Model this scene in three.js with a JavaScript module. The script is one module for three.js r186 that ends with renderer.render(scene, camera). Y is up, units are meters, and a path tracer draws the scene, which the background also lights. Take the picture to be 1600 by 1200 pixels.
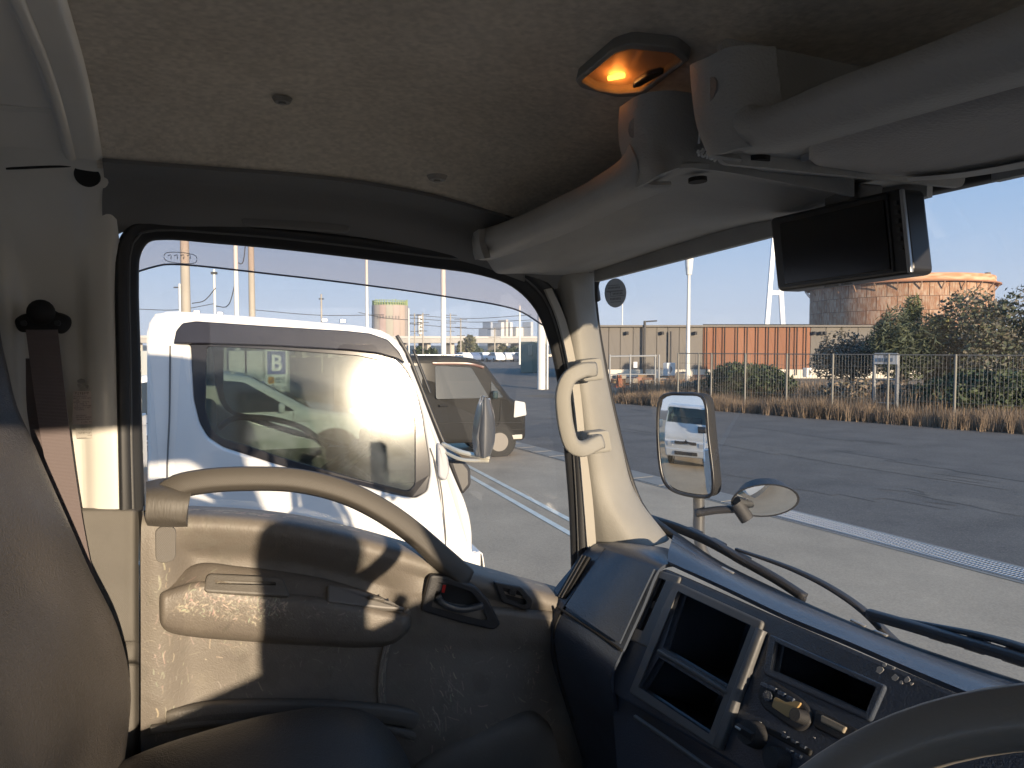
import * as THREE from 'three';
import { RoundedBoxGeometry } from 'three/addons/geometries/RoundedBoxGeometry.js';
import { mergeGeometries } from 'three/addons/utils/BufferGeometryUtils.js';

// ------------------------------------------------------------------ camera, sky, sun, exposure
const scene = new THREE.Scene();
const FOC = 1110, YAW = 19.2 * Math.PI / 180, PITCH = Math.atan(55 / FOC);
const EYE = new THREE.Vector3(0, 2.0, 0);
const FWD = new THREE.Vector3(-Math.cos(YAW) * Math.cos(PITCH), -Math.sin(PITCH), -Math.sin(YAW) * Math.cos(PITCH));
const camera = new THREE.PerspectiveCamera(2 * Math.atan(600 / FOC) * 180 / Math.PI, 4 / 3, 0.02, 3000);
camera.position.copy(EYE); camera.lookAt(EYE.clone().add(FWD));
const SUN_EL = 9.5 * Math.PI / 180, SUN_AZ = 10 * Math.PI / 180;
const SUN = new THREE.Vector3(Math.cos(SUN_EL) * Math.cos(SUN_AZ), Math.sin(SUN_EL), -Math.cos(SUN_EL) * Math.sin(SUN_AZ));
{
  const w = 512, h = 256, d = new Float32Array(w * h * 4), v = new THREE.Vector3();
  for (let j = 0; j < h; j++) for (let i = 0; i < w; i++) {
    const el = ((j + 0.5) / h - 0.5) * Math.PI, az = ((i + 0.5) / w - 0.5) * 2 * Math.PI;
    v.set(Math.cos(el) * Math.cos(az), Math.sin(el), Math.cos(el) * Math.sin(az));
    const e = Math.max(el, 0), k = 1 - Math.exp(-e * 4.2), c = Math.max(v.dot(SUN), 0);
    const glow = 0.40 * Math.pow(c, 6) + 1.2 * Math.pow(c, 50), b = Math.exp(-e * 9);
    const o = (j * w + i) * 4;
    d[o] = 0.205 + (0.026 - 0.205) * k + glow * 0.9 * (1 - 0.5 * k) + 0.05 * b;
    d[o + 1] = 0.262 + (0.122 - 0.262) * k + glow * 0.72 * (1 - 0.5 * k) + 0.01 * b;
    d[o + 2] = 0.312 + (0.285 - 0.312) * k + glow * 0.50 * (1 - 0.5 * k);
    d[o + 3] = 1;
  }
  const t = new THREE.DataTexture(d, w, h, THREE.RGBAFormat, THREE.FloatType);
  t.mapping = THREE.EquirectangularReflectionMapping; t.magFilter = t.minFilter = THREE.LinearFilter; t.wrapS = THREE.RepeatWrapping; t.needsUpdate = true;
  scene.background = t; scene.environment = t;
}
const sun = new THREE.DirectionalLight(new THREE.Color().setRGB(1, 0.81, 0.58), 3.9);
sun.position.copy(SUN).multiplyScalar(60); sun.castShadow = true; sun.shadow.mapSize.set(4096, 4096);
Object.assign(sun.shadow.camera, { left: -40, right: 40, top: 40, bottom: -40, near: 1, far: 200 });
sun.shadow.radius = 1; scene.add(sun, sun.target);
const renderer = new THREE.WebGLRenderer({ antialias: true });
renderer.toneMapping = THREE.LinearToneMapping; renderer.toneMappingExposure = 2.7;
renderer.shadowMap.enabled = true; renderer.shadowMap.type = THREE.PCFSoftShadowMap;

// ------------------------------------------------------------------ helpers
const V = (x, y, z) => new THREE.Vector3(x, y, z);
let seed = 20240611;
const rnd = () => { seed = (seed * 1664525 + 1013904223) >>> 0; return seed / 4294967296; };
const rr = (a, b) => a + (b - a) * rnd();
const RIGHT = V(Math.sin(YAW), 0, -Math.cos(YAW)), UP = new THREE.Vector3().crossVectors(RIGHT, FWD);
// measured directions: a point of the photograph (1600 x 1200) becomes a direction from the eye, cut with a plane of the real thing
const dirOf = (px, py) => FWD.clone().addScaledVector(RIGHT, (px - 800) / FOC).addScaledVector(UP, (600 - py) / FOC);
const PX = (px, py, x) => { const d = dirOf(px, py); return EYE.clone().addScaledVector(d, x / d.x); };
const PY = (px, py, y) => { const d = dirOf(px, py); return EYE.clone().addScaledVector(d, (y - EYE.y) / d.y); };
const PZ = (px, py, z) => { const d = dirOf(px, py); return EYE.clone().addScaledVector(d, z / d.z); };
const PD = (px, py, depth) => EYE.clone().addScaledVector(dirOf(px, py), depth);
const PP = (px, py, P, n) => { const d = dirOf(px, py); return EYE.clone().addScaledVector(d, P.clone().sub(EYE).dot(n) / d.dot(n)); };
const XC = -0.42;                                            // middle of the cab
const wsZ = (x, y) => -(0.60 + (2.17 - y) * 0.27 + 0.13 * (1 - ((x - XC) / 0.74) ** 2));   // windscreen surface
const PW = (px, py, off = 0) => { let z = -0.65, p; for (let i = 0; i < 12; i++) { p = PZ(px, py, z); z = wsZ(Math.max(p.x, XC - 0.85), p.y) + off; } return p; };

const origins = new Map(), taken = new Map();
function numbered(name) { const n = taken.get(name) || 0; taken.set(name, n + 1); return n ? `${name}_${String(n).padStart(3, '0')}` : name; }
function thing(name, label, category, base = V(0, 0, 0), group) {
  const o = new THREE.Group(); o.name = numbered(name); o.position.copy(base); o.userData = { label, category };
  if (group) o.userData.group = group;
  scene.add(o); origins.set(o, base.clone()); return o;
}
function norm(g) {
  g = g.index ? g.toNonIndexed() : g;
  if (!g.attributes.normal) g.computeVertexNormals();
  if (!g.attributes.uv) g.setAttribute('uv', new THREE.BufferAttribute(new Float32Array(g.attributes.position.count * 2), 2));
  for (const k of Object.keys(g.attributes)) if (!['position', 'normal', 'uv'].includes(k)) g.deleteAttribute(k);
  g.morphAttributes = {}; g.clearGroups(); return g;
}
const join = gs => { gs = gs.flat(9).map(norm); return gs.length > 1 ? mergeGeometries(gs) : gs[0]; };
function obj(name, geos, mat, parent) {                      // geometries in world metres, merged into one named mesh under its parent
  const g = join([geos]);
  const m = new THREE.Mesh(g, mat); m.castShadow = m.receiveShadow = true;
  if (parent) { const o = origins.get(parent) || V(0, 0, 0); g.translate(-o.x, -o.y, -o.z); origins.set(m, o); if (parent.isMesh) { } m.name = name; parent.add(m); }
  else { m.name = numbered(name); scene.add(m); origins.set(m, V(0, 0, 0)); }
  return m;
}
function single(name, geos, mat, label, category, group) { const m = obj(name, geos, mat); m.userData = { label, category }; if (group) m.userData.group = group; return m; }
function struct(name, geos, mat) { const m = obj(name, geos, mat); m.userData = { kind: 'structure', label: name.replace(/_/g, ' ') }; return m; }
function copy(src, base, label, turn = 0) {
  const c = src.clone(); c.name = numbered(src.name.replace(/_\d{3}$/, '')); c.position.copy(base); c.rotation.y = turn;
  c.userData = { ...src.userData, label }; scene.add(c); return c;
}
function muv(g) {                                            // uv in metres by the main direction of each face
  g = norm(g.clone()); const p = g.attributes.position, u = g.attributes.uv, a = V(), b = V(), c = V();
  for (let i = 0; i < p.count; i += 3) {
    a.fromBufferAttribute(p, i); b.fromBufferAttribute(p, i + 1).sub(a); c.fromBufferAttribute(p, i + 2).sub(a); b.cross(c);
    const x = Math.abs(b.x), y = Math.abs(b.y), z = Math.abs(b.z);
    for (let k = i; k < i + 3; k++) {
      const X = p.getX(k), Y = p.getY(k), Z = p.getZ(k);
      if (x > y && x > z) u.setXY(k, Z, Y); else if (y > z) u.setXY(k, X, Z); else u.setXY(k, X, Y);
    }
  }
  return g;
}
function curve(pts, n, closed = false) { const c = new THREE.CatmullRomCurve3(pts, closed, 'centripetal'); return pts.length < 3 && !closed ? Array.from({ length: n + 1 }, (_, i) => pts[0].clone().lerp(pts[1], i / n)) : c.getSpacedPoints(n); }
function curveU(pts, n) { const c = new THREE.CatmullRomCurve3(pts, false, 'centripetal'), o = []; for (let i = 0; i <= n; i++) o.push(pts.length < 3 ? pts[0].clone().lerp(pts[1], i / n) : c.getPoint(i / n)); return o; }
function patch(rows, { nu = 24, nv = 4, thick = 0, even = false } = {}) {   // smooth sheet through rows of points; thick > 0 makes it a solid shell
  const R0 = rows.map(r => even ? curve(r, nu) : curveU(r, nu)), NV = (rows.length - 1) * nv, grid = [];
  const cols = []; for (let i = 0; i <= nu; i++) cols.push(curveU(R0.map(r => r[i]), NV));
  for (let j = 0; j <= NV; j++) for (let i = 0; i <= nu; i++) grid.push(cols[i][j]);
  const W = nu + 1, uv = new Float32Array(grid.length * 2);
  for (let j = 0; j <= NV; j++) { let s = 0; for (let i = 0; i <= nu; i++) { if (i) s += grid[j * W + i].distanceTo(grid[j * W + i - 1]); uv[(j * W + i) * 2] = s; } }
  for (let i = 0; i <= nu; i++) { let s = 0; for (let j = 0; j <= NV; j++) { if (j) s += grid[j * W + i].distanceTo(grid[(j - 1) * W + i]); uv[(j * W + i) * 2 + 1] = s; } }
  const pos = [], idx = []; grid.forEach(p => pos.push(p.x, p.y, p.z));
  for (let j = 0; j < NV; j++) for (let i = 0; i < nu; i++) { const a = j * W + i, b = a + 1, c = a + W, d = c + 1; idx.push(a, b, c, b, d, c); }
  const g = new THREE.BufferGeometry(); g.setAttribute('position', new THREE.Float32BufferAttribute(pos, 3)); g.setAttribute('uv', new THREE.BufferAttribute(uv, 2)); g.setIndex(idx); g.computeVertexNormals();
  if (!thick) return g;
  const n = g.attributes.normal, back = grid.map((p, k) => p.clone().addScaledVector(V(n.getX(k), n.getY(k), n.getZ(k)), -thick));
  const g2 = g.clone(), p2 = []; back.forEach(p => p2.push(p.x, p.y, p.z)); g2.setAttribute('position', new THREE.Float32BufferAttribute(p2, 3));
  const fl = []; for (let k = 0; k < idx.length; k += 3) fl.push(idx[k], idx[k + 2], idx[k + 1]); g2.setIndex(fl); g2.computeVertexNormals();
  const rim = []; for (let i = 0; i <= nu; i++) rim.push(i); for (let j = 1; j <= NV; j++) rim.push(j * W + nu); for (let i = nu - 1; i >= 0; i--) rim.push(NV * W + i); for (let j = NV - 1; j >= 0; j--) rim.push(j * W);
  const rp = [], ri = []; rim.forEach((k, m) => { const a = grid[k], b = back[k]; rp.push(a.x, a.y, a.z, b.x, b.y, b.z); if (m < rim.length - 1) { const q = m * 2; ri.push(q, q + 1, q + 2, q + 1, q + 3, q + 2); } });
  const g3 = new THREE.BufferGeometry(); g3.setAttribute('position', new THREE.Float32BufferAttribute(rp, 3)); g3.setIndex(ri);
  const g3n = g3.toNonIndexed(); g3n.computeVertexNormals();
  return join([g, g2, g3n]);
}
function frameOf(pts, toward) {
  const n = V(), c = V(); pts.forEach((p, i) => { const q = pts[(i + 1) % pts.length]; n.x += (p.y - q.y) * (p.z + q.z); n.y += (p.z - q.z) * (p.x + q.x); n.z += (p.x - q.x) * (p.y + q.y); c.add(p); });
  n.normalize(); c.divideScalar(pts.length); if (toward && n.dot(toward.clone().sub(c)) < 0) n.negate();
  const u = Math.abs(n.y) > 0.95 ? V(1, 0, 0) : V(0, 1, 0).cross(n); u.addScaledVector(n, -u.dot(n)).normalize(); const v = n.clone().cross(u);
  return { n, u, v, c };
}
function rounded(p2, r) {                                    // polygon with rounded corners
  const s = new THREE.Shape(), N = p2.length;
  for (let i = 0; i < N; i++) {
    const a = p2[(i + N - 1) % N], b = p2[i], c = p2[(i + 1) % N], k = Array.isArray(r) ? r[i] : r;
    const da = Math.min(k, b.distanceTo(a) * 0.48), dc = Math.min(k, b.distanceTo(c) * 0.48);
    const s0 = b.clone().lerp(a, da / (b.distanceTo(a) || 1)), s1 = b.clone().lerp(c, dc / (b.distanceTo(c) || 1));
    if (i) s.lineTo(s0.x, s0.y); else s.moveTo(s0.x, s0.y);
    s.quadraticCurveTo(b.x, b.y, s1.x, s1.y);
  }
  s.closePath(); return s;
}
function plate(pts, { r = 0.004, thick = 0.01, bevel = 0.002, holes = [], hr = 0.004, toward = EYE, lift = 0, seg = 2, cs = 6 } = {}) {   // flat piece with thickness; its face lies on the points, its body behind
  const F = frameOf(pts, toward), to2 = p => { const d = p.clone().sub(F.c); return new THREE.Vector2(d.dot(F.u), d.dot(F.v)); };
  let p2 = pts.map(to2); const s = rounded(p2, r); for (const h of holes) s.holes.push(rounded(h.map(to2), hr));
  const b = Math.min(bevel, thick * 0.45), g = new THREE.ExtrudeGeometry(s, { depth: Math.max(thick - 2 * b, 1e-4), bevelEnabled: b > 0, bevelThickness: b, bevelSize: b, bevelOffset: -b, bevelSegments: seg, curveSegments: cs });
  g.translate(0, 0, b - thick + lift);
  g.applyMatrix4(new THREE.Matrix4().makeBasis(F.u, F.v, F.n).setPosition(F.c)); return g;
}
function sweep(pts, sec, { closed = false, n = 24, up = V(0, 1, 0), scale = null, smooth = true } = {}) {   // section swept along a line; sec: radius, [w, h] or list of [a, b]
  const S = typeof sec === 'number' ? Array.from({ length: 10 }, (_, i) => [sec * Math.cos(i * Math.PI / 5), sec * Math.sin(i * Math.PI / 5)])
    : typeof sec[0] === 'number' ? Array.from({ length: 12 }, (_, i) => { const a = i * Math.PI / 6, c = Math.cos(a), s = Math.sin(a); return [Math.sign(c) * Math.pow(Math.abs(c), 0.55) * sec[0] / 2, Math.sign(s) * Math.pow(Math.abs(s), 0.55) * sec[1] / 2]; }) : sec;
  const P = smooth ? curve(pts, n, closed) : pts, N = P.length, m = S.length, pos = [], uv = [], idx = []; let len = 0;
  for (let i = 0; i < N; i++) {
    const t = (closed ? P[(i + 1) % (N - 1)].clone().sub(P[(i + N - 2) % (N - 1)]) : P[Math.min(i + 1, N - 1)].clone().sub(P[Math.max(i - 1, 0)])).normalize();
    const U = typeof up === 'function' ? up(P[i], i / (N - 1)) : up, a = new THREE.Vector3().crossVectors(t, U).normalize(), b = new THREE.Vector3().crossVectors(a, t).normalize(), k = scale ? scale(i / (N - 1)) : 1;
    if (i) len += P[i].distanceTo(P[i - 1]);
    for (let j = 0; j <= m; j++) { const q = S[j % m]; const v = P[i].clone().addScaledVector(a, q[0] * k).addScaledVector(b, q[1] * k); pos.push(v.x, v.y, v.z); uv.push(len, j * 0.008); }
  }
  for (let i = 0; i < N - 1; i++) for (let j = 0; j < m; j++) { const a = i * (m + 1) + j, b = a + m + 1; idx.push(a, a + 1, b, a + 1, b + 1, b); }
  if (!closed) for (const e of [0, N - 1]) { const c = pos.length / 3; pos.push(P[e].x, P[e].y, P[e].z); uv.push(0, 0); for (let j = 0; j < m; j++) { const a = e * (m + 1) + j; e ? idx.push(c, a, a + 1) : idx.push(c, a + 1, a); } }
  const g = new THREE.BufferGeometry(); g.setAttribute('position', new THREE.Float32BufferAttribute(pos, 3)); g.setAttribute('uv', new THREE.Float32BufferAttribute(uv, 2)); g.setIndex(idx); g.computeVertexNormals(); return g;
}
const box = (w, h, d, x, y, z, r = 0.004, ry = 0) => { const g = r > 0 ? new RoundedBoxGeometry(w, h, d, 2, Math.min(r, w / 2.1, h / 2.1, d / 2.1)) : new THREE.BoxGeometry(w, h, d); if (ry) g.rotateY(ry); g.translate(x, y, z); return muv(g); };
const bar = (a, b, r, n = 8, r2 = r) => { const d = b.clone().sub(a), g = new THREE.CylinderGeometry(r2, r, d.length(), n, 1); g.applyQuaternion(new THREE.Quaternion().setFromUnitVectors(V(0, 1, 0), d.clone().normalize())); g.translate((a.x + b.x) / 2, (a.y + b.y) / 2, (a.z + b.z) / 2); return g; };
const beam = (a, b, w, h) => { const d = b.clone().sub(a), L = d.length(), g = new THREE.BoxGeometry(w, h, L); const m = new THREE.Matrix4().lookAt(b, a, V(0, 1, 0)); g.applyMatrix4(m); g.translate((a.x + b.x) / 2, (a.y + b.y) / 2, (a.z + b.z) / 2); return g; };
const disc = (P, n, r, h, seg = 24, r2 = r) => { const g = new THREE.CylinderGeometry(r2, r, h, seg, 1); g.applyQuaternion(new THREE.Quaternion().setFromUnitVectors(V(0, 1, 0), n.clone().normalize())); g.translate(P.x, P.y, P.z); return g; };
const ball = (P, r, sx = 1, sy = 1, sz = 1) => { const g = new THREE.SphereGeometry(r, 16, 10); g.scale(sx, sy, sz); g.translate(P.x, P.y, P.z); return g; };

// ------------------------------------------------------------------ textures and materials
function hash(x, y, s) { let h = (x * 374761393 + y * 668265263 + s * 2147483647) | 0; h = Math.imul(h ^ (h >>> 13), 1274126177); return ((h ^ (h >>> 16)) >>> 0) / 4294967296; }
function tn(u, v, f, s) { const x = u * f, y = v * f, i = Math.floor(x), j = Math.floor(y), a = x - i, b = y - j, p = a * a * (3 - 2 * a), q = b * b * (3 - 2 * b), w = k => ((k % f) + f) % f; return (hash(w(i), w(j), s) * (1 - p) + hash(w(i + 1), w(j), s) * p) * (1 - q) + (hash(w(i), w(j + 1), s) * (1 - p) + hash(w(i + 1), w(j + 1), s) * p) * q; }
const fbm = (u, v, f, o, s = 1) => { let t = 0, a = 0.5, n = 0; for (let k = 0; k < o; k++) { t += a * tn(u, v, f << k, s + k); n += a; a *= 0.5; } return t / n; };
function tex(n, fn, { srgb = false, size = 1, sy = size } = {}) {      // size: metres that one repeat covers
  const d = new Uint8Array(n * n * 4);
  for (let j = 0; j < n; j++) for (let i = 0; i < n; i++) { const c = fn(i / n, j / n), o = (j * n + i) * 4, q = typeof c === 'number' ? [c, c, c] : c; for (let k = 0; k < 3; k++) d[o + k] = Math.max(0, Math.min(255, q[k] * 255)); d[o + 3] = 255; }
  const t = new THREE.DataTexture(d, n, n); t.wrapS = t.wrapT = THREE.RepeatWrapping; t.magFilter = THREE.LinearFilter; t.minFilter = THREE.LinearMipmapLinearFilter; t.generateMipmaps = true;
  if (srgb) t.colorSpace = THREE.SRGBColorSpace; t.repeat.set(1 / size, 1 / sy); t.needsUpdate = true; return t;
}
function canvas(w, h, draw, { rep = false } = {}) { const c = document.createElement('canvas'); c.width = w; c.height = h; draw(c.getContext('2d'), w, h); const t = new THREE.CanvasTexture(c); t.colorSpace = THREE.SRGBColorSpace; if (rep) t.wrapS = t.wrapT = THREE.RepeatWrapping; return t; }
const resize = (t, s, sy = s) => { const c = t.clone(); c.repeat.set(1 / s, 1 / sy); c.needsUpdate = true; return c; };
const col = (r, g = r, b = r) => new THREE.Color().setRGB(r, g, b);
const M = (c, rough = 0.6, o = {}) => { const { phys, ...q } = o; return new (phys ? THREE.MeshPhysicalMaterial : THREE.MeshStandardMaterial)({ color: Array.isArray(c) ? col(...c) : col(c), roughness: rough, side: THREE.DoubleSide, ...q }); };
const T = {
  mottle: tex(256, (u, v) => 0.80 + 0.2 * fbm(u, v, 4, 6, 3) * 1.6 - 0.12, { size: 1 }),
  grain: tex(256, (u, v) => { const a = fbm(u, v, 32, 3, 7); return a; }, { size: 0.06 }),
  diamond: tex(64, (u, v) => { const a = Math.abs(((u * 4 + v * 4) % 1) - 0.5), b = Math.abs(((u * 4 - v * 4 + 4) % 1) - 0.5); return Math.min(1, 2.2 * Math.min(a, b) + 0.25); }, { size: 0.010 }),
  cloth: tex(256, (u, v) => 0.45 + 0.35 * fbm(u, v, 64, 2, 11) + 0.35 * (fbm(u, v, 8, 4, 5) - 0.5), { size: 0.16 }),
  clothCol: tex(512, (u, v) => { const k = 0.80 + 0.30 * (fbm(u, v, 128, 2, 15) - 0.5) + 0.30 * (fbm(u, v, 6, 5, 17) - 0.5); return [k, k * 0.985, k * 0.96]; }, { size: 0.7 }),
  asphalt: tex(512, (u, v) => { const s = hash(Math.floor(u * 256), Math.floor(v * 256), 9), k = 0.62 + 0.34 * (fbm(u, v, 5, 6, 21) - 0.5) + (s > 0.93 ? 0.30 : s < 0.12 ? -0.18 : 0) + 0.2 * (fbm(u, v, 128, 2, 25) - 0.5); return [k, k, k * 1.01]; }, { size: 2.6 }),
  asphaltBig: tex(512, (u, v) => { const a = fbm(u, v, 4, 6, 31), k = 0.72 + 0.5 * (a - 0.5) - (Math.abs(fbm(u, v, 5, 3, 37) - 0.5) < 0.006 ? 0.18 : 0); return [k, k, k]; }, { size: 19 }),
  concrete: tex(512, (u, v) => { const k = 0.72 + 0.30 * (fbm(u, v, 6, 6, 41) - 0.5) + 0.16 * (hash(Math.floor(u * 256), Math.floor(v * 256), 4) - 0.5); return [k, k * 0.985, k * 0.96]; }, { size: 3.1 }),
  leather: tex(256, (u, v) => Math.pow(Math.abs(fbm(u, v, 24, 3, 51) - 0.5) * 2, 0.6), { size: 0.07 }),
  weave: tex(64, (u, v) => 0.5 + 0.5 * Math.sin(u * Math.PI * 16) * (0.6 + 0.4 * Math.sin(v * Math.PI * 32)), { size: 0.016, sy: 0.016 }),
  rust: tex(512, (u, v) => {
    const run = fbm(u, v * 0.08, 48, 3, 61), pl = fbm(u, v, 5, 5, 67), f = fbm(u, v * 0.2, 96, 2, 69);
    const k = Math.min(1, Math.max(0, 0.5 + (run - 0.5) * 2.2 + (pl - 0.47) * 0.9 + (f - 0.5) * 0.9)), q = 0.75 + 0.5 * f; return [(0.50 * (1 - k) + 0.34 * k) * q, (0.37 * (1 - k) + 0.165 * k) * q, (0.27 * (1 - k) + 0.085 * k) * q];
  }, { srgb: false, size: 1 }),
  corr: tex(64, (u) => 0.5 + 0.5 * Math.sin(u * Math.PI * 2), { size: 0.25 }),
};
function scuffs(base, list, W = 1024) {                      // worn plastic: list of [u, v, ru, rv, count, length, angle, spread, strength]
  return canvas(W, W, (c) => {
    c.fillStyle = base; c.fillRect(0, 0, W, W);
    for (let i = 0; i < 1500; i++) { const k = rnd(); c.fillStyle = k > 0.5 ? `rgba(255,240,220,${rr(0.005, 0.03)})` : `rgba(0,0,0,${rr(0.01, 0.05)})`; c.beginPath(); c.ellipse(rnd() * W, rnd() * W, rr(2, 30), rr(2, 16), rnd() * 3, 0, 7); c.fill(); }
    for (const [u, v, ru, rv, n, len, ang, sp, st] of list) for (let i = 0; i < n; i++) {
      const a = rnd() * 6.3, q = Math.sqrt(rnd()), x = (u + ru * q * Math.cos(a)) * W, y = (1 - v - rv * q * Math.sin(a)) * W, L = len * rr(0.05, 0.45) * W, t = ang + sp * (rnd() - 0.5);
      c.strokeStyle = `rgba(${200 + rr(-20, 20)},${188 + rr(-15, 15)},${170},${st * rr(0.6, 2.2)})`; c.lineWidth = rr(0.4, 1.7);
      c.beginPath(); c.moveTo(x, y); c.quadraticCurveTo(x + L * 0.5 * Math.cos(t) + rr(-4, 4), y + L * 0.5 * Math.sin(t) + rr(-4, 4), x + L * Math.cos(t), y + L * Math.sin(t)); c.stroke();
      if (i % 3 === 0) for (let k = 0; k < 6; k++) { c.fillStyle = `rgba(205,192,172,${st * rr(0.1, 0.5)})`; c.fillRect(x + rr(-14, 14), y + rr(-10, 10), rr(1, 4), rr(0.8, 2.4)); }
    }
  }, { rep: true });
}
const doorTex = scuffs('rgb(131,124,116)', [
  [0.20, 0.24, 0.20, 0.05, 90, 0.05, 0.9, 3, 0.34], [0.10, 0.34, 0.10, 0.12, 60, 0.04, 1.57, 0.9, 0.30], [0.03, 0.30, 0.015, 0.2, 60, 0.05, 1.57, 0.4, 0.5], [0.30, 0.32, 0.2, 0.1, 60, 0.035, 1.4, 2.5, 0.22],
  [0.55, 0.38, 0.12, 0.16, 80, 0.05, 0.4, 3, 0.42], [0.47, 0.30, 0.04, 0.12, 70, 0.04, 1.9, 1, 0.45], [0.35, 0.025, 0.35, 0.012, 110, 0.05, 0.15, 0.5, 0.5], [0.62, 0.24, 0.04, 0.06, 40, 0.02, 0.5, 3, 0.5], [0.10, 0.03, 0.10, 0.012, 60, 0.05, 0.1, 0.4, 0.5]]);
const armTex = scuffs('rgb(126,118,109)', [[0.15, 0.075, 0.08, 0.028, 420, 0.02, 0.3, 3, 0.5], [0.30, 0.07, 0.05, 0.03, 50, 0.02, 0.3, 3, 0.3], [0.18, 0.07, 0.17, 0.05, 60, 0.03, 0.3, 3, 0.25]]);
const m = {
  headliner: M([0.74, 0.67, 0.565], 0.95, { map: T.clothCol, bumpMap: T.cloth, bumpScale: 0.0012 }),
  header: M([0.17, 0.17, 0.17], 0.8, { bumpMap: T.grain, bumpScale: 0.0004 }),
  paint: M([0.72, 0.70, 0.645], 0.38, { map: T.mottle, phys: true, clearcoat: 0.3, clearcoatRoughness: 0.25 }),
  outer: M([0.78, 0.78, 0.76], 0.3),
  pillar: M([0.31, 0.298, 0.268], 0.62, { map: resize(T.mottle, 0.4), bumpMap: T.grain, bumpScale: 0.0003 }),
  handle: M([0.30, 0.29, 0.262], 0.6, { bumpMap: T.diamond, bumpScale: 0.0005 }),
  seal: M([0.018, 0.019, 0.022], 0.5),
  frame: M([0.10, 0.10, 0.10], 0.55, { bumpMap: T.grain, bumpScale: 0.0003 }),
  strip: M([0.33, 0.31, 0.27], 0.6),
  door: M([0.72, 0.72, 0.72], 0.55, { map: doorTex, bumpMap: T.grain, bumpScale: 0.0004 }),
  arm: M([0.72, 0.72, 0.72], 0.5, { map: armTex, bumpMap: T.grain, bumpScale: 0.0004 }),
  doorPlain: M([0.155, 0.142, 0.126], 0.55, { map: resize(T.mottle, 0.3), bumpMap: T.grain, bumpScale: 0.0004 }),
  rail: M([0.085, 0.077, 0.068], 0.55, { bumpMap: T.diamond, bumpScale: 0.0003 }),
  lower: M([0.17, 0.16, 0.145], 0.6, { map: resize(T.mottle, 0.3), bumpMap: T.diamond, bumpScale: 0.0005 }),
  black: M([0.014, 0.014, 0.016], 0.35), blackMat: M([0.012, 0.012, 0.013], 0.8), dark: M([0.03, 0.03, 0.033], 0.5, { bumpMap: T.grain, bumpScale: 0.0003 }),
  dash: M([0.070, 0.084, 0.112], 0.27, { map: resize(T.mottle, 0.35), bumpMap: T.grain, bumpScale: 0.0004 }),  // blue of the reflected sky is tinted into the base colour
  bezel: M([0.15, 0.15, 0.153], 0.45, { map: resize(T.mottle, 0.25), bumpMap: T.grain, bumpScale: 0.0002 }),
  shelf: M([0.38, 0.38, 0.37], 0.62, { map: resize(T.mottle, 0.35), bumpMap: T.grain, bumpScale: 0.0005 }),
  shelfDark: M([0.085, 0.084, 0.083], 0.65, { bumpMap: T.grain, bumpScale: 0.0005 }),
  visor: M([0.42, 0.41, 0.40], 0.75, { map: resize(T.mottle, 0.3), bumpMap: T.grain, bumpScale: 0.0006 }),
  seat: M([0.080, 0.071, 0.064], 0.4, { map: resize(T.mottle, 0.5), bumpMap: T.leather, bumpScale: 0.0006 }),
  seatSide: M([0.11, 0.10, 0.09], 0.5, { bumpMap: T.leather, bumpScale: 0.0006 }),
  belt: M([0.155, 0.125, 0.125], 0.8, { bumpMap: T.weave, bumpScale: 0.0006 }),
  chrome: M([0.75, 0.75, 0.75], 0.15, { metalness: 1 }), steel: M([0.5, 0.5, 0.5], 0.35, { metalness: 1 }), mirror: M([0.86, 0.88, 0.88], 0.02, { metalness: 1 }),
  red: M([0.5, 0.02, 0.015], 0.4), silver: M([0.42, 0.43, 0.44], 0.3, { metalness: 0.6 }),
  glass: M([1, 1, 1], 0.0, { phys: true, transmission: 1, thickness: 0, ior: 1.45 }),
  tint: M([0.90, 0.78, 0.73], 0.28, { phys: true, transmission: 1, thickness: 0, ior: 1.45 }),
  white: M([0.72, 0.72, 0.71], 0.55, { phys: true, clearcoat: 0.7, clearcoatRoughness: 0.05, map: resize(T.mottle, 2) }),
};
const P2 = (list, x) => list.map(([a, b, xx]) => PX(a, b, xx === undefined ? x : xx));

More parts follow.
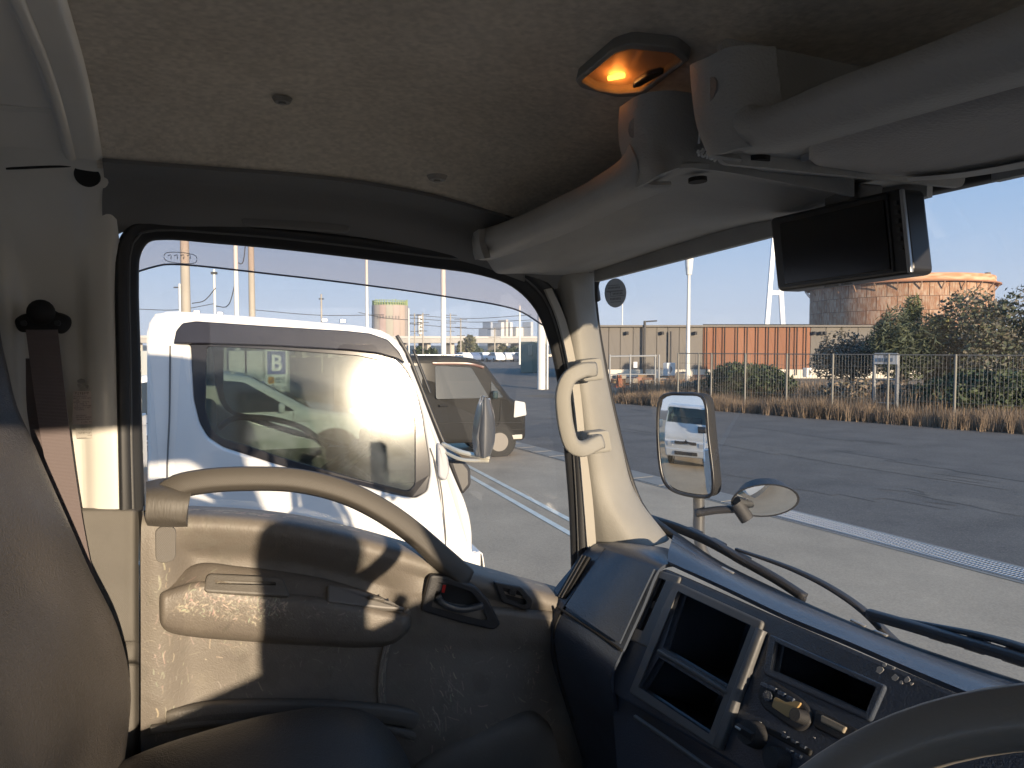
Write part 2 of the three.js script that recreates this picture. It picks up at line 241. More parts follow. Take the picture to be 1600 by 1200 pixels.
// ------------------------------------------------------------------ our cab: shell
const roofY = (x, z) => { const s = Math.max(0, (Math.abs(x - XC) - 0.42) / 0.36); return 2.302 - 0.085 * s * s - 0.035 * Math.min(0.36, Math.max(0, -z - 0.05)) ** 2 / 0.09; };
const rearEdge = x => 0.21 - 0.119 * (Math.min(x, -0.25) + 1.1);   // rear edge of the headliner
const cab = thing('truck_cab', 'painted cab shell of the truck the photo is taken from, with brown cloth headliner', 'truck cab', V(XC, 0.8, 0));
{
  const rows = []; for (let k = 0; k <= 7; k++) { const r = []; for (let i = 0; i <= 14; i++) { const x = -1.125 + i * (1.41 / 14), z = rearEdge(x) + (-0.62 - rearEdge(x)) * k / 7; r.push(V(x, roofY(x, z), z)); } rows.push(r); }
  const hl = obj('headliner', patch(rows, { nu: 40, nv: 3, thick: -0.012 }), m.headliner, cab);
  for (const [a, b] of [[441, 153], [683, 274]]) { let y = 2.28, p; for (let i = 0; i < 8; i++) { p = PY(a, b, y); y = roofY(p.x, p.z); } obj('trim_clip', [disc(p.clone().add(V(0, -0.003, 0)), V(0, -1, 0), 0.012, 0.005, 20, 0.009), disc(p.clone().add(V(0, -0.006, 0)), V(0, -1, 0), 0.004, 0.003, 12)], m.pillar, hl); }
  // header trim over the door, from the headliner's edge down to the weatherstrip
  const top = [], mid = [], low = [];
  for (const [a, b, c] of [[160, 262, 372], [200, 276, 352], [300, 292, 352], [500, 302, 360], [640, 318, 385], [740, 350, 405], [820, 398, 432]]) { { let p = PX(a, b - 18, -1.098); p.y = roofY(-1.098, p.z) - 0.0015; top.push(p); }; mid.push(PX(a, (b + c) / 2, -1.165)); low.push(PX(a, c + 4, -1.197)); }
  const hd = obj('door_header_trim', patch([top, top.map((p, i) => p.clone().lerp(mid[i], 0.55).add(V(-0.012, 0.012, 0))), mid, low], { nu: 30, nv: 6, thick: 0.006 }), m.header, cab);
  obj('assist_grip_cover', plate(P2([[375, 332], [545, 345], [548, 364], [378, 352]], -1.172), { r: 0.012, thick: 0.012, bevel: 0.003 }), m.header, hd);
  // painted rear corner and pillar
  const ys = [[1.02, -1.20], [1.6, -1.20], [2.05, -1.198], [2.17, -1.185], [2.235, -1.155], [2.275, -1.10], [2.295, -1.0]];
  const zp = [[0.205, -0.012], [0.209, 0], [0.235, 0], [0.252, -0.012], [0.262, -0.016], [0.33, -0.016], [0.345, -0.004], [0.43, 0], [0.52, 0.05]];
  obj('rear_pillar', patch(ys.map(([y, x]) => zp.map(([z, dx]) => V(x - (y > 2.1 ? dx * 0.3 : dx) * -1, y, z))), { nu: 60, nv: 6, thick: 0.008 }), m.paint, cab);
  const rrows = []; for (const [dz, dy] of [[-0.006, 0.004], [0.0, 0.001], [0.014, 0.001], [0.027, 0.001], [0.029, -0.003], [0.031, 0.003], [0.036, 0.008], [0.06, 0.010], [0.10, 0.010], [0.20, -0.01], [0.34, -0.10]]) { const r = []; for (let i = 0; i <= 12; i++) { const x = -1.10 + i * 0.12; r.push(V(x, roofY(x, 0) + dy, rearEdge(x) + dz)); } rrows.push(r); }
  const pilX = y => { for (let i = 1; i < ys.length; i++) if (y <= ys[i][0]) { const t = (y - ys[i - 1][0]) / (ys[i][0] - ys[i - 1][0]); return ys[i - 1][1] + (ys[i][1] - ys[i - 1][1]) * t; } return -1.0; }, PPil = (a, b, off = 0.003) => { let x = -1.18, p; for (let i = 0; i < 14; i++) { p = PX(a, b, x); x = 0.5 * x + 0.5 * (pilX(p.y) + off); } return p; };
  obj('rear_pillar_outer', box(0.02, 1.6, 0.34, -1.235, 1.55, 0.395, 0), m.outer, cab);
  obj('rear_roof_rail', patch(rrows, { nu: 30, nv: 5, thick: -0.006 }), m.paint, cab);
  for (const x of [-0.66, -0.60]) obj('roof_rib', sweep([V(x, 2.299, 0.195), V(x - 0.01, 2.310, 0.23), V(x - 0.02, 2.31, 0.32), V(x - 0.02, 2.25, 0.45)], [0.022, 0.012], { n: 12 }), m.paint, cab);
  obj('seam_gap', sweep([PPil(10, 263, 0.001), PPil(80, 260, 0.001), PPil(140, 257, 0.001), PPil(170, 248, 0.001)], [0.004, 0.004], { n: 12 }), m.blackMat, cab);
  obj('screw', ball(PPil(141, 241, 0.002), 0.004), m.chrome, cab);
  obj('oval_plug', [disc(PPil(137, 273, 0.006), V(0.91, -0.42, 0), 0.017, 0.010, 28, 0.016)], m.blackMat, cab);
  // plain outer parts that close the cab
  obj('roof_skin', patch([[V(-1.27, 2.2, 0.56), V(-1.2, 2.36, 0.56), V(XC, 2.42, 0.56), V(0.36, 2.36, 0.56), V(0.43, 2.2, 0.56)], [V(-1.27, 2.22, 0), V(-1.19, 2.38, 0), V(XC, 2.43, 0), V(0.35, 2.38, 0), V(0.43, 2.22, 0)], [V(-1.22, 2.20, -0.52), V(-1.12, 2.27, -0.60), V(XC, 2.28, -0.72), V(0.28, 2.27, -0.60), V(0.38, 2.2, -0.52)]], { nu: 24, nv: 8, thick: 0.01 }), m.outer, cab);
  const xy = l => l.map(([x, y]) => V(x, y, 0.535)), rw = xy([[-1.02, 1.62], [0.18, 1.62], [0.18, 2.10], [-1.02, 2.10]]);
  obj('rear_wall', plate(xy([[-1.25, 0.7], [0.41, 0.7], [0.41, 2.3], [-1.25, 2.3]]), { thick: 0.03, r: 0.01, bevel: 0.003, holes: [rw], hr: 0.06 }), m.paint, cab);
  obj('rear_window', plate(rw, { thick: 0.004, bevel: 0, r: 0.05, lift: -0.01 }), m.glass, cab);
  obj('kick_panel', box(0.22, 0.62, 0.24, -1.09, 1.16, -0.67, 0.02), m.dark, cab);
  obj('floor_mat', box(1.66, 0.03, 1.5, XC, 0.85, -0.2, 0), m.lower, cab);
  obj('front_panel', [plate([V(-1.25, 0.8, -0.80), V(0.41, 0.8, -0.80), V(0.41, 1.40, -0.80), V(-1.25, 1.40, -0.80)], { thick: 0.04, toward: V(0, 1, 5) })], m.outer, cab);
  // driver's side: door with its window opening and frame
  const yz = l => l.map(([z, y]) => V(0.37, y, z));
  obj('driver_door', plate(yz([[0.55, 0.8], [0.55, 2.2], [-0.45, 2.24], [-0.60, 2.14], [-0.80, 1.62], [-0.80, 0.8]]), { thick: 0.06, r: 0.02, bevel: 0.006, toward: V(-5, 1.5, 0), hr: 0.05, holes: [yz([[0.19, 1.58], [0.19, 2.145], [-0.38, 2.165], [-0.46, 2.08], [-0.56, 1.86], [-0.38, 1.79], [-0.10, 1.70]])] }), m.doorPlain, cab);  // unseen door; sill slope shaped to cast the slanting shadow across the cab
  obj('driver_window', plate(yz([[0.22, 1.54], [0.22, 2.18], [-0.46, 2.18], [-0.6, 1.8]]).map(p => p.add(V(0.03, 0, 0))), { thick: 0.004, bevel: 0, toward: V(-5, 1.5, 0) }), m.glass, cab);
  obj('driver_pillar', sweep([V(0.33, 1.66, -0.66), V(0.335, 1.9, -0.62), V(0.31, 2.2, -0.53)], [0.09, 0.07], { n: 10, up: V(1, 0, 0) }), m.pillar, cab);
  obj('driver_grab_handle', sweep([V(0.30, 2.03, -0.58), V(0.27, 2.02, -0.54), V(0.265, 1.93, -0.545), V(0.275, 1.84, -0.56), V(0.30, 1.83, -0.60)], 0.016, { n: 20, up: V(1, 0.1, 0.3) }), m.handle, cab);
}
// windscreen with its black border
const wsTop = [[929, 470], [927, 440], [935, 424], [985, 409], [1080, 382], [1200, 349], [1330, 321], [1430, 297], [1600, 258], [1790, 216]];
const wsLeft = [[929, 470], [935, 520], [948, 590], [963, 660], [980, 730], [1000, 785], [1018, 812]];
const wsBase = [[1018, 812], [1060, 842], [1120, 882], [1200, 922], [1300, 968], [1400, 1008], [1500, 1043], [1600, 1076], [1790, 1140]];
{
  const w = thing('windscreen', 'wide clear front windscreen with black rubber edge seen at the right', 'windscreen', V(XC, 1.6, -0.8));
  const rows = []; for (let j = 0; j <= 6; j++) { const y = 1.52 + j * 0.125, r = []; for (let i = 0; i <= 12; i++) { const x = XC - 0.75 + i * 0.125; r.push(V(x, y, wsZ(x, y) - 0.012)); } rows.push(r); }
  obj('pane', patch(rows, { nu: 24, nv: 3 }), m.glass, w);
  const e = l => l.map(([a, b]) => PW(a, b, 0.002));
  obj('rubber_edge', [sweep(e(wsTop), [0.022, 0.020], { n: 60 }), sweep(e(wsLeft), [0.009, 0.010], { n: 24, up: V(1, 0, 0) }), sweep(e(wsBase), [0.016, 0.014], { n: 40 })], m.seal, w);
  const st = PW(961, 458, 0.004), R = PW(978, 458, 0.004).sub(st), U = PW(961, 435, 0.004).sub(st);
  const ring = []; for (let i = 0; i < 28; i++) { const a = i / 28 * 2 * Math.PI; ring.push(st.clone().addScaledVector(R, Math.cos(a)).addScaledVector(U, Math.sin(a))); }
  const s = plate(ring, { r: 0.001, thick: 0.0016, bevel: 0 });
  const sm = M([1, 1, 1], 0.95, { phys: true, transmission: 0.55, thickness: 0, map: canvas(256, 256, (c) => { c.fillStyle = '#c4c1bc'; c.fillRect(0, 0, 256, 256); c.fillStyle = '#858380'; c.font = 'bold 40px sans-serif'; for (const [x, y, w] of [[60, 60, 130], [36, 105, 180], [36, 112, 180], [70, 150, 150], [60, 200, 120]]) c.fillRect(x, y, w, 5); c.fillText('7', 66, 146); for (let i = 0; i < 9; i++) c.fillRect(60 + i * 15, 74, 10, 16); for (let i = 0; i < 7; i++) c.fillRect(100 + i * 16, 124, 11, 18); for (let i = 0; i < 8; i++) c.fillRect(64 + i * 15, 166, 10, 20); }) });
  const F = frameOf(ring, EYE), p = s.attributes.position, uv = s.attributes.uv; for (let i = 0; i < p.count; i++) { const d = V(p.getX(i), p.getY(i), p.getZ(i)).sub(F.c); uv.setXY(i, 0.5 + d.dot(F.u) / (2 * R.length() * 1.1), 0.5 + d.dot(F.v) / (2 * U.length() * 1.02)); }
  single('windscreen_sticker', s, sm, 'grey oval inspection sticker in the upper left corner of the windscreen', 'sticker');
}
// left front pillar trim
{
  const a = P2([[858, 428], [872, 470], [888, 560], [905, 680], [918, 770], [930, 852]], -1.20), d = [[929, 418], [930, 470], [948, 590], [970, 690], [992, 768], [1046, 842]].map(([x, y]) => PW(x, y, 0.012));
  const b = a.map((p, i) => p.clone().lerp(d[i], 0.22).add(V(0.022, 0, 0.012))), c = a.map((p, i) => p.clone().lerp(d[i], 0.62).add(V(0.038, 0, 0.03)));
  obj('front_pillar_trim', patch([a, b, c, d.map((p, i) => p.clone().lerp(a[i], 0.03).add(V(0.012, 0, 0.008))), d], { nu: 40, nv: 5, thick: 0.006 }), m.pillar, cab);
  const o = P2([[850, 415], [872, 470], [893, 560], [915, 680], [928, 770], [945, 860], [960, 1000]], -1.235);
  obj('front_pillar_outer', sweep(o, [0.05, 0.06], { n: 20, up: V(1, 0, 0) }), m.outer, cab);
  const t1 = P2([[840, 405], [862, 436], [880, 450]], -1.19);
  obj('pillar_top_cover', patch([P2([[752, 402], [790, 420], [838, 437], [868, 452]], -1.19), P2([[752, 398], [810, 404], [868, 414], [934, 424]], -1.13).map((p, i) => i < 3 ? p : PW(934, 422, 0.02))], { nu: 16, nv: 4, thick: 0.006 }), m.header, cab);
  const gh = thing('grab_handle', 'light grey grab handle bolted to the left front pillar', 'grab handle', PX(905, 640, -1.15));
  const hs = [[924, 577, -1.125], [906, 580, -1.105], [888, 592, -1.095], [880, 615, -1.092], [881, 645, -1.09], [886, 675, -1.09], [893, 694, -1.092], [908, 701, -1.10], [936, 690, -1.118]].map(q => PX(...q));
  obj('grip', sweep(hs, [0.027, 0.026], { n: 40, up: V(1, 0, 0.4) }), m.handle, gh);
  for (const [x0, y0] of [[926, 577], [938, 690]]) {
    const q = [[-20, -14], [14, -18], [20, 16], [-14, 20]].map(([a, b]) => PX(x0 + a, y0 + b, -1.133)); 
    const bs = obj('mount_base', plate(q, { r: 0.008, thick: 0.03, bevel: 0.004 }), m.handle, gh);
    obj('bolt_cap', plate([[-10, -9], [9, -11], [10, 9], [-9, 11]].map(([a, b]) => PX(x0 + a - 4, y0 + b, -1.115)), { r: 0.005, thick: 0.018, bevel: 0.003 }), m.handle, bs);
  }
}
// ------------------------------------------------------------------ passenger door
{
  const D = thing('passenger_door', 'passenger door with scuffed grey brown trim, open arched rail and window', 'door', V(-1.2, 0.9, -0.15));
  const cols = [222, 250, 300, 380, 460, 540, 600, 660, 720, 790, 850, 905];
  const sill = [799, 801, 802, 806, 815, 832, 848, 866, 886, 906, 922, 938];
  const row = (f, x) => cols.map((c, i) => PX(c, f(i, c), typeof x === 'function' ? x(c, i) : x));
  const arc = c => Math.max(0, 1 - ((c - 735) / 120) ** 2);
  const rows = [
    row(i => sill[i] - 2, -1.222), row(i => sill[i] + 5, -1.190), row(i => sill[i] + 16, -1.165), row(i => sill[i] + 34, c => c < 285 ? -1.16 : -1.172),
    row(i => sill[i] + 62, c => c < 285 ? -1.158 : c > 640 ? -1.165 : -1.195), row((i, c) => 890 + (c - 222) * 0.115, c => c < 285 ? -1.158 : c > 640 ? -1.158 : -1.19),
    row((i, c) => 945 + (c - 222) * 0.08, c => c < 262 ? -1.158 : c > 640 ? -1.16 : -1.178), row((i, c) => 1000 + (c - 222) * 0.03, c => (c < 262 ? -1.158 : -1.174) + 0.012 * arc(c)),
    row((i, c) => 1060 + (c - 222) * 0.02, c => (c < 262 ? -1.156 : -1.172) + 0.02 * arc(c)), row(i => 1102, c => (c < 262 ? -1.155 : -1.168) + 0.022 * arc(c)), row(i => 1150, c => -1.160 + 0.02 * arc(c)), row(i => 1230, -1.155), row(i => 1400, -1.15), row(i => 1700, -1.15)];
  const tr = obj('trim_panel', patch(rows, { nu: 90, nv: 7, thick: 0.01 }), m.door, D);
  obj('outer_skin', plate([[0.2, 0.8], [0.2, 1.66], [-0.2, 1.60], [-0.5, 1.48], [-0.80, 1.40], [-0.80, 0.8]].map(([z, y]) => V(-1.27, y, z)), { thick: 0.03, r: 0.01, toward: V(-9, 1, 0) }), m.outer, D);
  obj('sill_seal', sweep(cols.map((c, i) => PX(c, sill[i] - 3, -1.222)), [0.012, 0.012], { n: 40 }), m.seal, D);
  // window frame: black weatherstrip
  const inn = [[226, 812], [222, 700], [219, 560], [216, 440], [219, 398], [232, 378], [258, 374], [340, 380], [440, 389], [560, 403], [660, 416], [750, 429], [800, 447], [836, 482], [858, 535], [872, 600], [882, 700], [890, 800], [894, 930]];
  const mid = [[208, 812], [205, 700], [203, 560], [201, 440], [204, 390], [216, 366], [250, 359], [340, 364], [440, 372], [560, 386], [660, 399], [752, 411], [812, 430], [850, 465], [872, 520], [888, 600], [896, 700], [902, 800], [906, 930]];
  const out = [[188, 812], [186, 700], [183, 560], [180, 440], [184, 384], [206, 352], [250, 345], [340, 350], [440, 358], [560, 371], [660, 385], [760, 399], [826, 418], [864, 452], [886, 510], [902, 600], [909, 700], [914, 800], [920, 930]];
  const fr = obj('window_frame', patch([P2(inn, -1.224), P2(inn, -1.205), P2(mid, -1.196), P2(mid.map((q, i) => [q[0] * 0.9 + out[i][0] * 0.1, q[1] * 0.9 + out[i][1] * 0.1]), -1.190), P2(out, -1.186), P2(out, -1.215)], { nu: 90, nv: 3 }), m.seal, D);
  obj('frame_lip', sweep(P2(mid, -1.194), 0.0022, { n: 80, up: V(1, 0, 0) }), m.frame, fr);
  obj('pillar_strip', patch([P2([[852, 452], [872, 500], [892, 590], [905, 700], [912, 780], [918, 856]], -1.181), P2([[862, 450], [884, 500], [904, 590], [916, 700], [926, 780], [932, 856]], -1.183)], { nu: 20, nv: 2, thick: 0.006 }), m.strip, D);
  const gl = obj('window_glass', patch([P2(inn.slice(0, 10).map(([a, b]) => [a - 6, b - 6]), -1.232), P2([[894, 936], [890, 800], [882, 700], [872, 600], [858, 535], [836, 482], [800, 447], [750, 425], [660, 412], [560, 399]].map(([a, b]) => [a + 6, b - 4]), -1.232)], { nu: 30, nv: 12 }), m.glass, D);
  // smoke rain guard outside, over the top of the glass
  const vt = [[205, 405], [212, 372], [250, 352], [440, 365], [620, 388], [760, 408], [820, 432], [856, 480], [872, 520]], vb = [[207, 427], [240, 417], [262, 413], [440, 430], [620, 452], [720, 467], [775, 476], [812, 486], [848, 508]];
  const vi = obj('rain_guard', patch([P2(vt, -1.262), P2(vt.map((q, i) => [(q[0] + vb[i][0]) / 2, (q[1] + vb[i][1]) / 2]), -1.285), P2(vb, -1.295)], { nu: 50, nv: 4 }), m.tint, D);
  obj('guard_edge', sweep(P2(vb, -1.295), 0.0016, { n: 60 }), M([0.12, 0.11, 0.13], 0.2), vi);
  obj('molded_mark', [sweep(P2([[258, 396], [306, 400], [306, 410], [258, 406]], -1.284), 0.0006, { n: 30, closed: true }), ...[[262, 0], [272, 1], [282, 0], [292, 1]].map(([x]) => sweep(P2([[x, 400], [x + 5, 398], [x + 5, 405]], -1.2835), 0.0006, { n: 6 }))], M([0.55, 0.52, 0.56], 0.5), vi);
  // arched rail
  const rail = [[264, 792, -1.165], [262, 774, -1.155], [275, 762, -1.148], [320, 752, -1.142], [400, 748, -1.138], [470, 752, -1.136], [540, 770, -1.134], [600, 800, -1.134], [650, 836, -1.138], [690, 872, -1.146], [722, 902, -1.166]].map(q => PX(...q));
  const rl = obj('arched_rail', sweep(rail, [0.034, 0.036], { n: 60, up: V(0.9, 0.45, 0), scale: t => t < 0.06 ? 1.1 : t > 0.8 ? 1 + (t - 0.8) * 0.9 : 1 }), m.rail, D);
  obj('rail_foot', patch([P2([[234, 772], [262, 766], [292, 778]], -1.17), P2([[230, 790], [262, 790], [294, 794]], -1.125), P2([[236, 802], [262, 805], [294, 803]], -1.14)], { nu: 12, nv: 5, thick: 0.02 }), M([0.085, 0.077, 0.068], 0.55, { bumpMap: T.grain, bumpScale: 0.0004 }), rl);
  obj('cover_plate', plate(P2([[242, 824], [275, 822], [274, 878], [243, 881]], -1.143), { r: 0.012, thick: 0.006, bevel: 0.0015 }), M([0.16, 0.15, 0.14], 0.6, { bumpMap: T.diamond, bumpScale: 0.0006 }), D);
  // armrest
  const ac = [255, 257, 264, 310, 370, 440, 510, 570, 612, 632, 640], at = [922, 917, 911, 888, 892, 900, 912, 930, 946, 954, 958], am = [930, 930, 928, 916, 926, 934, 942, 953, 962, 965, 966], ab = [968, 974, 981, 989, 994, 999, 1003, 1005, 1000, 984, 972];
  const end = (i, a, b) => i === 0 || i === ac.length - 1 ? a : b, rowA = (f, x, e = -1.19) => ac.map((c, i) => PX(c, f(i), end(i, e, x)));
  const ar = obj('armrest', patch([rowA(i => at[i] - 3, -1.195), rowA(i => at[i], -1.176), rowA(i => at[i] * 0.14 + am[i] * 0.86, -1.152), rowA(i => am[i], -1.145), rowA(i => am[i] * 0.86 + ab[i] * 0.14, -1.141), rowA(i => am[i] * 0.15 + ab[i] * 0.85, -1.141), rowA(i => ab[i] - 2, -1.147), rowA(i => ab[i] + 1, -1.157), rowA(i => ab[i] + 2, -1.19)], { nu: 80, nv: 4, thick: 0.005 }), m.arm, D);
  const px1 = (l) => l.map(([a, b, x]) => PX(a, b, x));
  const cup = obj('pull_cup', plate(px1([[323, 900, -1.160], [441, 905, -1.160], [453, 936, -1.140], [317, 928, -1.140]]), { r: 0.008, thick: 0.01, bevel: 0.003, hr: 0.004, holes: [px1([[331, 907, -1.155], [432, 910, -1.155], [434, 921, -1.147], [333, 920, -1.147]])], lift: 0.010 }), m.doorPlain, D);
  obj('cup_recess', plate(px1([[329, 905, -1.160], [434, 908, -1.160], [436, 923, -1.148], [331, 922, -1.148]]), { thick: 0.004, r: 0.003, bevel: 0 }), M([0.16, 0.15, 0.135], 0.6), cup);
  const sp = obj('window_switch_plate', plate(px1([[511, 915, -1.163], [560, 922, -1.160], [606, 938, -1.154], [632, 955, -1.147], [600, 953, -1.143], [511, 942, -1.142]]), { r: 0.004, thick: 0.012, bevel: 0.003, lift: 0.006 }), M([0.17, 0.16, 0.15], 0.5), D);
  obj('window_switch', plate(px1([[574, 933, -1.150], [596, 938, -1.150], [599, 943, -1.146], [574, 939, -1.146]]), { r: 0.002, thick: 0.008, bevel: 0.002, lift: 0.011 }), m.doorPlain, sp);
  obj('switch_arrow', plate(px1([[597, 941, -1.146], [603, 943, -1.146], [602, 938, -1.149]]), { r: 0, thick: 0.002, bevel: 0, lift: 0.0125 }), m.black, sp);
  // inside handle
  const HP = q => q.map(([a, b]) => PX(a, b, -1.148)), bz = [[671, 896], [700, 899], [742, 914], [762, 935], [781, 974], [770, 983], [720, 972], [656, 953]], bo = [[681, 903], [702, 907], [737, 919], [752, 938], [764, 966], [755, 971], [715, 961], [668, 948]];
  const hb = obj('handle_bezel', plate(HP(bz), { r: 0.008, thick: 0.016, bevel: 0.004, holes: [HP(bo)], hr: 0.006, lift: 0.008 }), m.dark, D);
  obj('handle_recess', plate(HP(bo).map(p => p.add(V(-0.002, 0, 0))), { thick: 0.004, r: 0.003, bevel: 0 }), m.blackMat, hb);
  obj('pull_lever', sweep([[684, 930], [690, 941], [706, 949], [726, 952], [754, 946]].map(([a, b]) => PX(a, b, -1.139)), [0.012, 0.011], { n: 24 }), M([0.06, 0.062, 0.066], 0.35), hb);
  const lk = obj('lock_knob', plate(HP([[678, 909], [697, 911], [694, 926], [675, 923]]), { r: 0.003, thick: 0.012, bevel: 0.002, lift: 0.004 }), m.dark, hb);
  obj('red_mark', plate(HP([[691, 912], [696, 913], [693, 925], [689, 924]]), { r: 0.0005, thick: 0.0015, bevel: 0, lift: 0.0052 }), m.red, lk);
  const sr = [[769, 906], [812, 914], [829, 934], [827, 948], [815, 950], [781, 938]], si = [[777, 911], [808, 917], [822, 934], [821, 943], [813, 944], [787, 934]];
  const sw = obj('lock_switch_bezel', plate(P2(sr, -1.158), { r: 0.005, thick: 0.012, bevel: 0.003, holes: [P2(si, -1.158)], hr: 0.003, lift: 0.012 }), m.dark, D);
  obj('socket_back', plate(P2(si, -1.155), { thick: 0.004, r: 0.002, bevel: 0 }), m.blackMat, sw);
  obj('socket_latch', [plate(P2([[796, 920], [808, 922], [806, 932], [795, 929]], -1.150), { r: 0.002, thick: 0.006 }), plate(P2([[784, 934], [812, 942], [812, 945], [785, 938]], -1.149), { r: 0.001, thick: 0.005 })], m.dark, sw);
  // pocket ledge and loudspeaker pod
  obj('pocket_ledge', [sweep(P2([[262, 1124], [330, 1112], [450, 1108], [560, 1112], [640, 1122], [700, 1150, -1.172]].map(q => [q[0], q[1], q[2] || -1.150]), -1.150), [0.02, 0.03], { n: 30 }), sweep(P2([[236, 1140], [300, 1130], [420, 1128], [560, 1134], [650, 1150], [700, 1180, -1.172]].map(q => [q[0], q[1], q[2] || -1.146]), -1.146), [0.012, 0.014], { n: 30 })], m.doorPlain, D);
  const pod = obj('speaker_pod', patch([P2([[655, 1192], [690, 1160], [740, 1136], [790, 1118], [828, 1112], [850, 1128]], -1.158), P2([[652, 1206], [700, 1174], [750, 1152], [795, 1134], [830, 1126], [860, 1146]], -1.130), P2([[655, 1260], [720, 1220], [770, 1200], [810, 1192], [850, 1190], [880, 1215]], -1.118), P2([[670, 1400], [740, 1400], [790, 1400], [830, 1400], [860, 1400], [890, 1400]], -1.13)], { nu: 30, nv: 6, thick: 0.006 }), m.doorPlain, D);
  const holes = []; for (let j = 0; j < 8; j++) for (let i = 0; i < 12; i++) { const x = 726 + i * 8.6 + (j % 2) * 4.3, y = 1196 - i * 3.2 + j * 7.5; if (x + j * 2 > 800 + j * 5 || (i + j < 3)) continue; holes.push(disc(PX(x, y, -1.1255), V(1, 0.25, 0), 0.0028, 0.004, 8)); }
  obj('speaker_grille', holes, m.blackMat, pod).userData.kind = 'stuff';
  obj('arc_bead', sweep(P2([[640, 952, -1.158], [612, 990], [598, 1040], [596, 1090], [604, 1140], [620, 1200]].map(q => [q[0], q[1], q[2] || -1.160]), -1.158), [0.014, 0.008], { n: 30, up: V(1, 0, 0) }), m.door, D);
}
